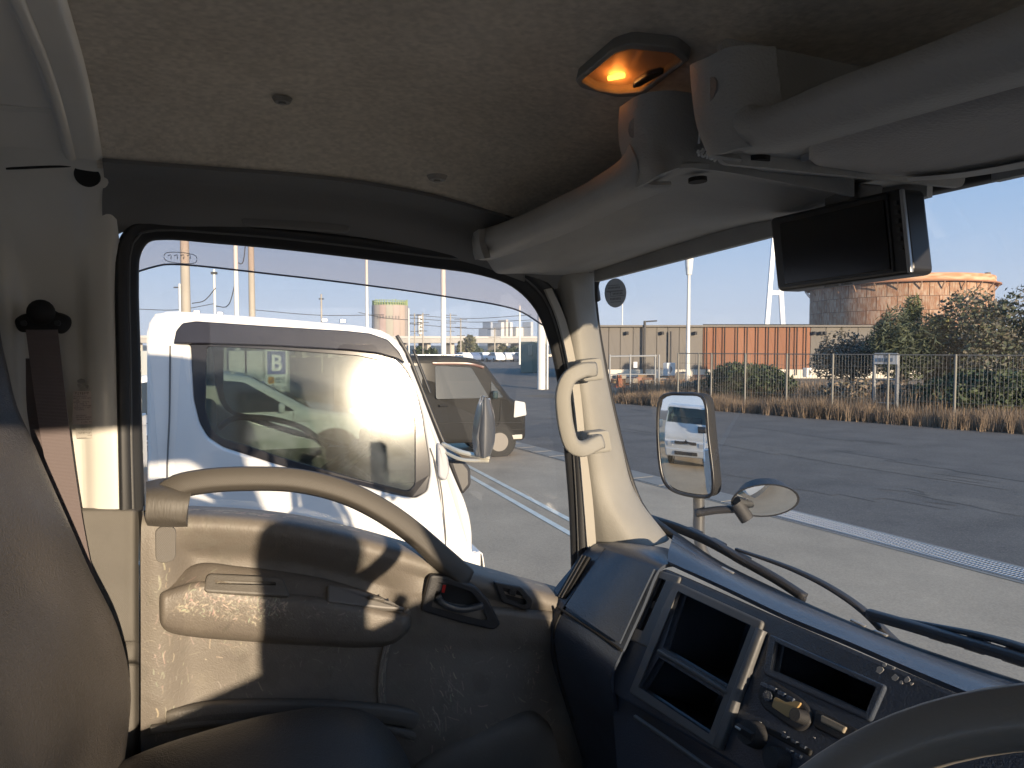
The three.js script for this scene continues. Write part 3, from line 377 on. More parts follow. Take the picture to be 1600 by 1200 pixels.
// rear pillar items: lower cover, seat belt, plates
{
  const c = [[134, 800], [160, 797], [196, 798], [214, 802]], d = [[150, 1010], [165, 1008], [192, 1006], [208, 1004]];
  const lc = thing('pillar_cover', 'grey textured plastic cover on the lower rear pillar beside the seat', 'pillar cover', PX(180, 900, -1.18));
  const L = (y, x) => [[100, y, x], [140, y, x], [190, y, x], [208, y, x], [217, y + 2, x - 0.02]].map(q => PX(...q));
  obj('upper_panel', patch([L(794, -1.196), L(800, -1.182), L(880, -1.176), L(1000, -1.174), L(1003, -1.186)], { nu: 20, nv: 4 }), m.lower, lc);
  obj('step_recess', patch([L(1003, -1.186), L(1010, -1.190), L(1030, -1.188), L(1037, -1.172)], { nu: 14, nv: 3 }), m.lower, lc);
  obj('lower_panel', patch([L(1037, -1.172), L(1042, -1.168), L(1100, -1.168), L(1300, -1.168)], { nu: 14, nv: 4 }), m.lower, lc);
  obj('round_plug', plate(P2([[186, 1092], [199, 1090], [199, 1112], [187, 1114]], -1.166), { r: 0.006, thick: 0.006 }), m.lower, lc);
  obj('door_gap_seal', patch([P2([[216, 798], [218, 900], [217, 1040], [214, 1300]], -1.20), P2([[222, 798], [227, 900], [228, 1040], [226, 1300]], -1.17)], { nu: 14, nv: 2, thick: 0.008 }), m.seal, cab);
  const sb = thing('seat_belt', 'mauve grey seat belt hanging from black anchor on the rear pillar', 'seat belt', PX(95, 700, -1.16));
  const an = PX(63, 500, -1.172);
  const anc = obj('anchor_cover', [plate([[18, 500], [30, 491], [42, 489], [46, 478], [60, 474], [76, 477], [84, 487], [96, 489], [108, 496], [108, 510], [96, 522], [84, 520], [42, 519], [26, 519]].map(([a, b]) => PX(a, b, -1.168)), { r: 0.012, thick: 0.022, bevel: 0.008, seg: 4 }), ball(PX(64, 488, -1.165), 0.018, 0.7, 1, 1)], m.blackMat, sb);
  for (const [x, y] of [[37, 505], [90, 505]]) obj('screw', disc(PX(x, y, -1.155), V(1, 0, 0), 0.004, 0.004, 10), m.dark, anc);
  const bl = [[40, 515, -1.16], [54, 620, -1.155], [72, 730, -1.15], [90, 820, -1.148], [108, 880, -1.145], [150, 1010, -1.14], [172, 1170, -1.14], [176, 1260, -1.14]].map(q => PX(...q)), br = [[90, 515, -1.16], [102, 620, -1.155], [116, 730, -1.15], [132, 830, -1.148], [146, 900, -1.145], [172, 1010, -1.14], [190, 1170, -1.14], [196, 1260, -1.14]].map(q => PX(...q));
  obj('webbing', patch([bl, br], { nu: 50, nv: 4, thick: 0.0016 }), m.belt, sb);
  obj('rear_webbing', patch([[[40, 560, -1.19], [42, 640, -1.188], [52, 700, -1.186], [66, 780, -1.184], [76, 900, -1.18]].map(q => PX(...q)), [[48, 560, -1.18], [60, 640, -1.178], [72, 700, -1.176], [92, 780, -1.174], [110, 900, -1.17]].map(q => PX(...q))], { nu: 20, nv: 2, thick: 0.0016 }), m.belt, sb);
  const textLines = (W, H, bg, ink, rows) => canvas(W, H, c => { c.fillStyle = bg; c.fillRect(0, 0, W, H); c.fillStyle = ink; for (const [x, y, w, h] of rows) { let q = x; while (q < x + w) { const k = h * rr(0.5, 1.0); if (rnd() > 0.12) { c.fillRect(q, y, k * 0.8, h * 0.18); c.fillRect(q, y + h * rr(0.3, 0.5), k * 0.8, h * 0.16); if (rnd() > 0.4) c.fillRect(q + k * rr(0.1, 0.5), y, h * 0.16, h); if (rnd() > 0.5) c.fillRect(q, y + h * 0.82, k * 0.8, h * 0.16); } q += k; } } });
  const lab = (name, q, t, label, rough) => { const g = plate(P2(q, -1.1965), { r: 0.001, thick: 0.001, bevel: 0 }); const F = frameOf(P2(q, -1.1965), EYE), p = g.attributes.position, uv = g.attributes.uv; let a = 1e9, b = -1e9, c = 1e9, d = -1e9; const uu = []; for (let i = 0; i < p.count; i++) { const s = V(p.getX(i), p.getY(i), p.getZ(i)).sub(F.c), x = s.dot(F.u), y = s.dot(F.v); uu.push([x, y]); a = Math.min(a, x); b = Math.max(b, x); c = Math.min(c, y); d = Math.max(d, y); } uu.forEach(([x, y], i) => uv.setXY(i, (x - a) / (b - a), (y - c) / (d - c))); return single(name, g, M([1, 1, 1], rough, { map: t }), label, 'sticker'); };
  lab('maintenance_sticker', [[115, 611], [182, 611], [182, 663], [113, 663]], textLines(512, 400, '#b5a79d', '#54473e', [[40, 14, 440, 30], [20, 56, 160, 12], [20, 78, 270, 14], [40, 100, 40, 14], [240, 100, 250, 14], [20, 122, 170, 14], [40, 144, 140, 14], [240, 144, 250, 14], [40, 166, 360, 16], [20, 190, 130, 16], [170, 190, 320, 16], [40, 212, 100, 14], [220, 212, 270, 14], [320, 234, 170, 14], [360, 256, 130, 14], [40, 278, 130, 14], [280, 278, 210, 14], [40, 300, 430, 14], [40, 324, 260, 14], [100, 356, 330, 14], [350, 380, 140, 10]]), 'pale printed maintenance sticker on the painted rear pillar', 0.7);
  lab('warning_plate', [[118, 668], [180, 668], [180, 684], [119, 685]], textLines(512, 140, '#a09c94', '#5b564e', [[70, 14, 370, 26], [30, 56, 460, 24], [150, 94, 120, 14], [330, 94, 140, 14], [40, 118, 100, 10]]), 'small silver printed plate below the maintenance sticker', 0.4);
  // tape residue above the sticker
  const rs = []; for (const [x, y, w, h] of [[128, 596, 9, 5], [124, 602, 5, 4], [136, 604, 4, 5]]) rs.push(plate(Array.from({ length: 7 }, (_, i) => PX(x + w * Math.cos(i * 0.9) * rr(0.6, 1), y + h * Math.sin(i * 0.9) * rr(0.6, 1), -1.1972)), { r: 0.001, thick: 0.0008, bevel: 0 }));
  obj('tape_residue', rs, M([0.22, 0.21, 0.19], 0.8), cab);
}
// ------------------------------------------------------------------ dashboard
{
  const D = thing('dashboard', 'dark grey dashboard with air vents, open bins and radio under the windscreen', 'dashboard', V(-0.8, 1.3, -0.6));
  const u = V(-Math.cos(0.14), 0, Math.sin(0.14)), v = V(0, -Math.cos(0.436), Math.sin(0.436)), n = u.clone().cross(v).normalize(); if (n.z < 0) n.negate();
  const P0 = PZ(1061, 920, -0.60), S = (l, off = 0) => l.map(([a, b]) => PP(a, b, P0.clone().addScaledVector(n, off), n));
  const A = P2([[1000, 850], [945, 846], [920, 853], [893, 887], [863, 925], [849, 960], [853, 1010], [875, 1085], [930, 1300]], -1.19);
  const B = P2([[1040, 856], [975, 849], [947, 857], [914, 905], [881, 951], [866, 985], [872, 1045], [895, 1125], [955, 1330]], -1.135);
  const Cc = P2([[1085, 886], [1050, 880], [1031, 888], [1003, 950], [974, 1014], [955, 1058], [965, 1120], [985, 1180], [1030, 1350]], -0.985);
  const mid = B.map((p, i) => p.clone().lerp(Cc[i], 0.5).add(i < 3 ? V(0, 0.004, 0) : V(0, 0.003, 0.004)));
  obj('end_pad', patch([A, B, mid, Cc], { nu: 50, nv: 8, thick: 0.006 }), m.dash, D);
  const lid = (f) => [[949, 861, 0], [916, 907, 0], [887, 950, 0]].map(([a, b]) => PX(a, b, -1.132).clone().add(V(0.003, 0.003, 0.003)));
  const l0 = lid(), l1 = P2([[1027, 893], [1000, 950], [973, 1009]], -0.99).map(p => p.add(V(0.001, 0.004, 0.004))), lm = l0.map((p, i) => p.clone().lerp(l1[i], 0.5).add(V(0.002, 0.004, 0.006)));
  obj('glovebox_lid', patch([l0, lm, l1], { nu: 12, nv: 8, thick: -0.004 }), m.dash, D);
  obj('lid_gap', sweep([PX(878, 950, -1.135), PX(925, 981, -1.06), PX(976, 1016, -0.985)].map(p => p.add(V(0.002, 0.001, 0.006))), [0.004, 0.004], { n: 12 }), m.blackMat, D);
  obj('pad_gap', sweep([PX(947, 857, -1.135), PX(914, 905, -1.135), PX(881, 951, -1.135), PX(867, 985, -1.135), PX(873, 1045, -1.135), PX(896, 1125, -1.135)].map(p => p.add(V(0.001, 0, 0.001))), 0.0022, { n: 30 }), m.blackMat, D);
  const vq = [[909, 868, -1.172], [923, 871, -1.15], [886, 936, -1.15], [872, 933, -1.172]].map(q => PX(...q).add(V(0.006, 0.004, 0.006)));
  const vt = obj('side_vent', plate(vq, { r: 0.003, thick: 0.008, bevel: 0.001 }), m.blackMat, D);
  for (let i = 1; i < 3; i++) obj('vent_blade', beam(vq[0].clone().lerp(vq[1], i / 3).add(V(0.001, 0.001, 0.002)), vq[3].clone().lerp(vq[2], i / 3).add(V(0.001, 0.001, 0.002)), 0.003, 0.002), m.dark, vt);
  // centre fascia, turned a little to the driver
  const vent = [[1031, 900], [1047, 905], [1008, 991], [994, 985]], b1 = [[1062, 921], [1181, 976], [1140, 1079], [1032, 1014]], b2 = [[1029, 1022], [1137, 1088], [1113, 1153], [998, 1076]], b3 = [[1212, 998], [1378, 1072], [1358, 1121], [1203, 1050]];
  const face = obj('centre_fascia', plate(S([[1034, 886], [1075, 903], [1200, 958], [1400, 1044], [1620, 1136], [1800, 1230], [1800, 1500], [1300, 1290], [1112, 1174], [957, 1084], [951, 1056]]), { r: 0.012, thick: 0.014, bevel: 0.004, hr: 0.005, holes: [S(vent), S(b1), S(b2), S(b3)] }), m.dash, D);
  const recess = (h, d, name, mat) => { const a = S(h, -0.003), c = S(h, -0.003).map(p => p.addScaledVector(n, -d)); a.push(a[0]); c.push(c[0]); const gs = []; for (let i = 0; i < 4; i++) gs.push(patch([[a[i], a[i + 1]], [c[i], c[i + 1]]], { nu: 1, nv: 1 })); gs.push(plate(c.slice(0, 4), { r: 0, thick: 0.004, bevel: 0 })); return obj(name, gs, mat, D); };
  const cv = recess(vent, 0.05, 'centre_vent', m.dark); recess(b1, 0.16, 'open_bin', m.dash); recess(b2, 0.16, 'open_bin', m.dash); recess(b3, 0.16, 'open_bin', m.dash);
  for (const t of [0.33, 0.66]) obj('vent_blade', beam(S([vent[0]], -0.006)[0].lerp(S([vent[1]], -0.006)[0], t), S([vent[3]], -0.006)[0].lerp(S([vent[2]], -0.006)[0], t), 0.003, 0.003), m.dark, cv);
  obj('vent_slider', plate(S([[1020, 938], [1026, 941], [1021, 952], [1015, 949]], 0.0), { r: 0.001, thick: 0.006 }), m.dark, cv);
  const rim = (o, i2, nm, mat, lift = 0.004) => obj(nm, plate(S(o), { r: 0.006, thick: 0.008, bevel: 0.003, holes: [S(i2)], hr: 0.004, lift, seg: 3 }), mat, face);
  rim([[1026, 890], [1066, 902], [1018, 1014], [984, 1000]], vent, 'vent_bezel', m.bezel);
  rim([[1055, 908], [1196, 972], [1122, 1172], [985, 1083]], [[1062, 921], [1181, 976], [1113, 1153], [998, 1076]], 'bin_frame', m.bezel, 0.005);
  obj('bin_shelf_edge', sweep(S([[1030, 1018], [1085, 1050], [1138, 1083]], 0.002), [0.008, 0.008], { n: 8 }), m.bezel, face);
  rim([[1203, 990], [1388, 1072], [1363, 1130], [1194, 1054]], b3, 'bin_frame', m.dash);
  obj('bin_post', sweep(S([[1190, 984], [1160, 1066], [1122, 1168]], 0.006), [0.014, 0.012], { n: 10, up: n }), m.bezel, face);
  // top pad
  const back = S([[1044, 882], [1130, 922], [1230, 970], [1330, 1012], [1430, 1056], [1530, 1098], [1640, 1146], [1790, 1215]], -0.004), fr = [[1050, 838], [1130, 890], [1220, 934], [1310, 974], [1400, 1010], [1500, 1046], [1620, 1085], [1790, 1142]].map(([a, b]) => PW(a, b, 0.004));
  const r1 = back.map((p, i) => p.clone().lerp(fr[i], 0.22).add(V(0, 0.012, 0))), r2 = back.map((p, i) => p.clone().lerp(fr[i], 0.55).add(V(0, 0.006, 0))), r3 = back.map((p, i) => p.clone().lerp(fr[i], 0.62).add(V(0, -0.004, 0))), r4 = back.map((p, i) => p.clone().lerp(fr[i], 0.82));
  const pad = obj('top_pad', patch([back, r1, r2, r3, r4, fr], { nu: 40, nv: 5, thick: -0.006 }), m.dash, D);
  for (const [a, b, c, d] of [[1128, 906, 1146, 915], [1330, 989, 1352, 999], [1366, 1006, 1386, 1014]]) obj('slot_highlight', sweep([PW(a, b - 16, 0.05), PW(c, d - 16, 0.05)].map(p => p.add(V(0, 0.004, 0))), [0.006, 0.003], { n: 3 }), M([0.3, 0.29, 0.27], 0.4), pad);  // pale strips: highlights along the defrost slots, put into the colour
  // label on the knee panel
  obj('caution_label', plate([[917, 1029, -1.10], [955, 1055, -1.04], [960, 1096, -1.04], [921, 1057, -1.10]].map(q => PX(...q).add(V(0.004, 0.004, 0.012))), { r: 0.001, thick: 0.001, bevel: 0 }), M([1, 1, 1], 0.6, { map: resize(canvas(128, 128, c => { c.fillStyle = '#6f6c68'; c.fillRect(0, 0, 128, 128); c.fillStyle = '#3c3a38'; for (let j = 0; j < 7; j++) for (let i = 0; i < 9; i++) if (rnd() > 0.25) c.fillRect(8 + i * 13, 10 + j * 16, 9, 5); }, { rep: true }), 0.06) }), D);
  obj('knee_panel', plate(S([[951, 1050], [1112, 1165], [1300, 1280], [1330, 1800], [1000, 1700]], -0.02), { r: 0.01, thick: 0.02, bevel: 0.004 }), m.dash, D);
  obj('lower_trim_line', sweep(S([[992, 1120], [1050, 1160], [1120, 1210]], 0.004), [0.006, 0.006], { n: 6 }), m.bezel, D);
  // radio and heater panel
  const ra = obj('radio', plate(S([[1182, 1075], [1192, 1062], [1203, 1060], [1252, 1092], [1268, 1114], [1264, 1134], [1244, 1144], [1187, 1104]], 0.006), { r: 0.01, thick: 0.012, bevel: 0.003 }), m.dark, D);
  for (const [x, y] of [[1194, 1069], [1206, 1074], [1220, 1082], [1234, 1090]]) obj('button', plate(S([[x - 5, y - 5], [x + 7, y + 1], [x + 4, y + 8], [x - 8, y + 2]], 0.009), { r: 0.002, thick: 0.006, bevel: 0.0015 }), m.dash, ra);
  obj('display', plate(S([[1210, 1088], [1228, 1097], [1240, 1094], [1252, 1098], [1246, 1106], [1236, 1112], [1232, 1122], [1205, 1104]], 0.0085), { r: 0.003, thick: 0.003, bevel: 0.0008 }), M([0.50, 0.34, 0.15], 0.3), ra);  // orange light reflected on the display is painted as its colour
  const kn = S([[1249, 1119]], 0.014)[0]; obj('volume_knob', disc(kn, n, 0.0085, 0.018, 20, 0.0075), m.dark, ra);
  obj('dial', disc(S([[1200, 1088]], 0.008)[0], n, 0.0065, 0.004, 16), m.dash, ra);
  obj('tape_slot', plate(S([[1282, 1116], [1322, 1136], [1317, 1146], [1281, 1128]], 0.006), { r: 0.002, thick: 0.008 }), M([0.32, 0.27, 0.2], 0.5), face);
  obj('cassette_unit', plate(S([[1274, 1108], [1340, 1140], [1325, 1164], [1270, 1136]], 0.003), { r: 0.004, thick: 0.01 }), m.dark, face);
  const k1 = S([[1174, 1146]], 0.012)[0]; const hk = obj('heater_knob', [disc(k1, n, 0.0165, 0.02, 24, 0.014), beam(k1.clone().addScaledVector(n, 0.012).addScaledVector(u, 0.013), k1.clone().addScaledVector(n, 0.012).addScaledVector(u, -0.013), 0.006, 0.008)], m.dark, D);
  obj('knob_mark', beam(k1.clone().addScaledVector(n, 0.0165).addScaledVector(u, 0.012), k1.clone().addScaledVector(n, 0.0165).addScaledVector(u, 0.004), 0.002, 0.002), M([0.6, 0.6, 0.6], 0.5), hk);
  const k2 = S([[1212, 1186]], 0.012)[0]; obj('heater_knob', disc(k2, n, 0.0145, 0.02, 24, 0.012), m.dark, D);
  for (const [x, y] of [[1226, 1150], [1240, 1158], [1254, 1166], [1232, 1172], [1246, 1180]]) obj('panel_button', plate(S([[x - 4, y - 4], [x + 5, y], [x + 3, y + 5], [x - 6, y + 1]], 0.004), { r: 0.0015, thick: 0.005, bevel: 0.001 }), m.dash, face);
  for (const [x, y] of [[1225, 1143], [1230, 1180], [1272, 1152], [1188, 1128]]) obj('panel_mark', plate(S([[x - 1.5, y - 1], [x + 1.5, y + 0.5], [x + 1, y + 1.5], [x - 2, y]], 0.0055), { r: 0, thick: 0.001, bevel: 0 }), M([0.5, 0.5, 0.48], 0.6), face);
  obj('slider_slot', plate(S([[1200, 1136], [1268, 1172], [1264, 1182], [1198, 1146]], 0.003), { r: 0.003, thick: 0.006 }), m.blackMat, face);
  // torn tape on the upper edge
  for (const [x, y, s] of [[1374, 1046, 7], [1382, 1038, 4], [1398, 1058, 6], [1418, 1062, 5], [1408, 1066, 3], [1396, 1044, 3], [1424, 1068, 3]]) obj('torn_tape', plate(Array.from({ length: 8 }, (_, i) => S([[x + s * Math.cos(i * 0.785) * rr(0.5, 1.25), y + s * Math.sin(i * 0.785) * rr(0.5, 1.25)]], 0.006)[0]), { r: 0.0005, thick: 0.0012, bevel: 0 }), M([0.33, 0.32, 0.30], 0.6), face);
}
// ------------------------------------------------------------------ steering wheel
{
  const O = V(-0.12, 1.685, -0.245), a = 50 * Math.PI / 180, e1 = V(1, 0, 0), e2 = V(0, Math.sin(a), -Math.cos(a)), n = V(0, Math.cos(a), Math.sin(a));
  const W = thing('steering_wheel', 'dark grey steering wheel at the lower right corner', 'steering wheel', O);
  const at = (r, t, h = 0) => O.clone().addScaledVector(e1, r * Math.cos(t)).addScaledVector(e2, r * Math.sin(t)).addScaledVector(n, h);
  const wm = M([0.19, 0.18, 0.165], 0.36, { bumpMap: T.leather, bumpScale: 0.00012 });
  obj('rim', sweep(Array.from({ length: 28 }, (_, i) => at(0.211, i / 28 * 2 * Math.PI)), [0.027, 0.026], { closed: true, n: 84, up: n }), wm, W);
  for (const t of [3.55, 6.0, 4.78]) obj('spoke', patch([[at(0.20, t + 0.30, 0.002), at(0.13, t + 0.20, -0.018), at(0.06, t + 0.34, -0.03)], [at(0.20, t, 0.004), at(0.13, t, -0.012), at(0.06, t, -0.026)], [at(0.20, t - 0.26, 0.002), at(0.13, t - 0.18, -0.018), at(0.06, t - 0.3, -0.03)]], { nu: 12, nv: 5, thick: 0.012 }), wm, W);
  obj('hub', [disc(at(0, 0, -0.03), n, 0.085, 0.03, 32, 0.07), disc(at(0, 0, -0.10), n, 0.045, 0.14, 24)], wm, W);
  const st = thing('indicator_stalk', 'black stalk with pale tip behind the steering wheel rim', 'stalk', at(0.05, 1.5, -0.08));
  obj('lever', bar(at(0.03, 1.0, -0.09), at(0.17, 1.2, -0.07), 0.009, 12), m.black, st);
  obj('tip', bar(at(0.17, 1.2, -0.07), at(0.185, 1.2, -0.068), 0.0085, 12), M([0.5, 0.48, 0.38], 0.5), st);
  single('instrument_cluster', [box(0.40, 0.16, 0.10, -0.12, 1.50, -0.56, 0.03)], m.dash, 'dark instrument housing behind the steering wheel', 'instrument panel');
}
// ------------------------------------------------------------------ overhead shelves, visor, screen, lamp
{
  const L = thing('overhead_shelf', 'grey overhead shelf tray on the passenger side with rounded front lip', 'shelf', V(-0.9, 2.17, -0.45));
  const ZL = -0.34, zz = (l, z = ZL) => l.map(([a, b, c]) => PZ(a, b, c === undefined ? z : c));
  const lipT = zz([[742, 362], [800, 342], [860, 314], [930, 277], [978, 238], [985, 215]]), lipM = zz([[738, 384], [802, 362], [866, 334], [936, 298], [986, 268], [994, 250]], ZL + 0.012), lipB = zz([[746, 405], [806, 382], [872, 354], [944, 318], [1001, 291], [1006, 285]]);
  obj('front_lip', patch([lipT.map(p => p.clone().add(V(0, -0.002, -0.02))), lipT, lipM, lipB, lipB.map(p => p.clone().add(V(0, 0, -0.03)))], { nu: 40, nv: 5, thick: -0.004 }), m.shelf, L);
  obj('lip_end_cap', patch([zz([[736, 366], [737, 386], [742, 406]], ZL + 0.002), zz([[748, 358], [750, 382], [757, 404]], ZL + 0.02)], { nu: 10, nv: 4, thick: 0.01 }), m.shelf, L);
  const xw = -0.575;
  const c0 = zz([[974, 168], [972, 205], [977, 242], [1001, 292]], ZL), c1 = zz([[1010, 148], [1012, 190], [1018, 235], [1034, 276]], ZL + 0.004), c2 = [[1046, 144], [1048, 190], [1052, 230], [1062, 264]].map(q => PX(...q, xw - 0.003)), c3 = [[1100, 152], [1104, 195], [1108, 235], [1116, 268]].map(q => PX(...q, xw)), c4 = [[1330, 215], [1330, 240], [1330, 280], [1330, 308]].map(q => PX(...q, xw));
  const br = obj('end_bracket', patch([c0, c1, c2, c3, c4], { nu: 16, nv: 8, thick: -0.004 }), m.shelf, L);
  obj('screw_cover', disc(PZ(993, 200, ZL + 0.008), V(0.1, 0, 1), 0.009, 0.004, 20), m.shelf, br);
  // hand-written white characters on the bracket's side
  const ink = M([0.82, 0.82, 0.80], 0.7), pen = (l, w = 0.0011) => sweep(l.map(([a, b]) => PX(a, b, xw + 0.012)), w, { n: 8 });
  const glyph = (x, y) => [pen([[x, y - 5], [x + 1, y + 5]]), pen([[x - 2, y - 1], [x + 3, y - 2]]), pen([[x + 6, y - 6], [x + 8, y - 5], [x + 7, y], [x + 5, y + 1]]), pen([[x + 5, y], [x + 6, y + 5], [x + 10, y + 5], [x + 11, y + 3]]), pen([[x + 4, y - 3], [x + 10, y - 4]])];
  obj('handwriting', [...glyph(1091, 239), ...glyph(1104, 243), pen([[1094, 203], [1093, 214], [1092, 224]]), pen([[1117, 245], [1124, 243], [1123, 250]]), pen([[1121, 240], [1119, 248], [1116, 252]]), pen([[1127, 248], [1137, 250]])], ink, br);
  const b0 = [...zz([[752, 407], [860, 360], [940, 320], [1003, 291]], ZL - 0.012), ...[[1062, 264], [1150, 268], [1250, 288], [1330, 306]].map(q => PX(...q, xw))];
  const b2 = [PX(806, 426, -1.17), PX(872, 430, -1.165), ...[[938, 423], [1010, 402], [1080, 382], [1170, 357], [1260, 336], [1345, 317]].map(([a, b]) => PW(a, b, 0.012))];
  const b1 = b0.map((p, i) => p.clone().lerp(b2[i], 0.42).add(V(0, -0.012, 0))), b15 = b0.map((p, i) => p.clone().lerp(b2[i], 0.8).add(V(0, -0.006, 0)));
  const un = obj('underside', patch([b0, b0.map((p, i) => p.clone().lerp(b2[i], 0.12).add(V(0, 0.004, 0))), b1, b15, b2], { nu: 50, nv: 6, thick: -0.004 }), m.shelf, L);
  const onPl = (x, y, A, B, C) => { const n = B.clone().sub(A).cross(C.clone().sub(A)).normalize(); if (n.y > 0) n.negate(); return [PP(x, y, A, n), n]; };
  { const [p, n] = onPl(1090, 278, b0[4], b0[5], b2[4]); obj('round_clip', disc(p.addScaledVector(n, 0.002), n, 0.009, 0.004, 20), m.blackMat, un); }
  obj('back_wall', plate([V(-1.16, 2.12, -0.56), V(-0.57, 2.16, -0.66), V(-0.57, 2.30, -0.66), V(-1.16, 2.27, -0.56)], { thick: 0.01, r: 0, bevel: 0 }), m.shelf, L);
  // driver's side shelf
  const R = thing('driver_overhead_shelf', 'grey overhead shelf tray on the driver side above the sun visor', 'shelf', V(-0.2, 2.17, -0.45));
  const d0 = zz([[1086, 104], [1089, 142], [1096, 192], [1115, 242]]), d1 = zz([[1114, 90], [1116, 135], [1124, 190], [1138, 240]], ZL + 0.01), d2 = zz([[1143, 77], [1146, 110], [1152, 160], [1162, 234]], ZL + 0.004);
  const eb = obj('end_bracket', patch([d0.map(p => p.clone().add(V(-0.004, 0, -0.03))), d0, d1, d2, d2.map(p => p.clone().add(V(0.01, 0, -0.03)))], { nu: 16, nv: 5, thick: -0.004 }), m.shelf, R);
  obj('screw_cover', disc(PZ(1113, 140, ZL + 0.012), V(-0.1, 0, 1), 0.009, 0.004, 20), m.shelf, eb);
  const rt = zz([[1148, 120], [1158, 152], [1185, 168], [1305, 122], [1445, 70], [1600, 6], [1780, -70]]), rb = zz([[1156, 234], [1162, 234], [1190, 228], [1300, 194], [1440, 151], [1600, 102], [1780, 45]]);
  const rm = rt.map((p, i) => p.clone().lerp(rb[i], 0.5).add(V(0, 0, 0.01)));
  obj('front_lip', patch([rt.map(p => p.clone().add(V(0, 0, -0.02))), rt, rm, rb, rb.map(p => p.clone().add(V(0, 0, -0.03)))], { nu: 50, nv: 5, thick: -0.004 }), m.shelf, R);
  const u0 = zz([[1112, 243], [1160, 235], [1270, 203], [1410, 161], [1600, 103], [1780, 45]], ZL - 0.02), u2 = [[1335, 312], [1350, 309], [1410, 300], [1500, 280], [1620, 254], [1790, 216]].map(([a, b]) => PW(a, b, 0.012));
  const du = obj('underside', patch([u0, u0.map((p, i) => p.clone().lerp(u2[i], 0.5)), u2], { nu: 40, nv: 8, thick: -0.004 }), m.shelf, R);
  { const [p, n] = onPl(1186, 244, u0[1], u0[2], u2[1]); obj('round_clip', disc(p.addScaledVector(n, 0.002), n, 0.009, 0.004, 20), m.blackMat, du); }
  obj('back_wall', plate([V(-0.5, 2.16, -0.66), V(0.3, 2.14, -0.60), V(0.3, 2.29, -0.60), V(-0.5, 2.31, -0.66)], { thick: 0.01, r: 0, bevel: 0 }), m.shelf, R);
  obj('tray_end', plate([V(-0.50, 2.15, -0.35), V(-0.50, 2.15, -0.62), V(-0.50, 2.24, -0.62), V(-0.50, 2.25, -0.35)], { thick: 0.005, r: 0.01, bevel: 0, toward: V(-5, 2, 0) }), m.shelf, R);
  const vs = thing('sun_visor', 'grey padded sun visor folded up above the driver windscreen', 'sun visor', V(-0.2, 2.14, -0.5));
  const o = [[1264, 234], [1272, 226], [1330, 206], [1410, 178], [1500, 148], [1600, 112], [1780, 50]].map(([a, b], i) => PZ(a, b, i === 0 ? -0.42 : -0.39)), o2 = [[1264, 240], [1285, 250], [1350, 262], [1420, 272], [1500, 268], [1610, 250], [1780, 212]].map(([a, b], i) => PZ(a, b, i === 0 ? -0.425 : -0.52));
  obj('pad', patch([o, o.map((p, i) => p.clone().lerp(o2[i], 0.12).add(V(0, -0.008, 0))), o.map((p, i) => p.clone().lerp(o2[i], 0.5).add(V(0, i ? -0.011 : 0, 0))), o.map((p, i) => p.clone().lerp(o2[i], 0.88).add(V(0, -0.007, 0))), o2], { nu: 40, nv: 6, thick: -0.006 }), m.visor, vs);
  obj('pale_label', patch([o.map((p, i) => p.clone().lerp(o2[i], 0.72).add(V(0, -0.0135, 0))).slice(3), o.map((p, i) => p.clone().lerp(o2[i], 0.9).add(V(0, -0.0095, 0))).slice(3)], { nu: 24, nv: 4 }), M([0.42, 0.42, 0.41], 0.6, { map: resize(T.mottle, 0.12) }), vs);
  // hanging screen
  const S = thing('rear_view_screen', 'black rear view screen hanging from the header, reversing camera display', 'screen', V(-0.6, 2.1, -0.57));
  const zs = -0.56, sq = zz([[1202, 341], [1410, 292], [1425, 428], [1214, 456]], zs);
  obj('housing', plate(sq, { r: 0.008, thick: 0.028, bevel: 0.004, seg: 3 }), m.black, S);
  obj('display', plate(zz([[1218, 350], [1380, 312], [1391, 421], [1226, 444]], zs + 0.0015), { r: 0.002, thick: 0.002, bevel: 0.0004 }), M([0.006, 0.006, 0.007], 0.18), S);
  obj('edge_strip', plate(zz([[1382, 302], [1385, 301], [1396, 424], [1393, 425]], zs + 0.002), { r: 0.001, thick: 0.003 }), m.dark, S);
  obj('silver_side', plate(zz([[1404, 296], [1409, 295], [1423, 425], [1417, 427]], zs + 0.002), { r: 0.001, thick: 0.004, bevel: 0.001 }), m.silver, S);
  for (let i = 0; i < 6; i++) obj('key', plate(zz([[1395 + i * 1.7, 314 + i * 14], [1401 + i * 1.7, 313 + i * 14], [1402 + i * 1.7, 320 + i * 14], [1396 + i * 1.7, 321 + i * 14]], zs + 0.0025), { r: 0.001, thick: 0.002, bevel: 0.0005 }), m.dark, S);
  const brand = []; { let x = 1288; for (const w of [4, 4, 4, 3, 4, 4, 0, 5, 4, 5, 4]) { if (w) brand.push(plate(zz([[x, 449 - (x - 1288) * 0.12], [x + w - 1.2, 448.6 - (x - 1288) * 0.12], [x + w - 1.2, 445 - (x - 1288) * 0.12], [x, 445.4 - (x - 1288) * 0.12]], zs + 0.0006), { r: 0, thick: 0.0008, bevel: 0 })); x += w || 3; } }
  obj('lettering', brand, M([0.22, 0.22, 0.23], 0.5), S);
  obj('mount', [plate(zz([[1285, 284], [1345, 286], [1340, 318], [1288, 326]], zs - 0.01), { r: 0.003, thick: 0.03 })], m.shelfDark, S);
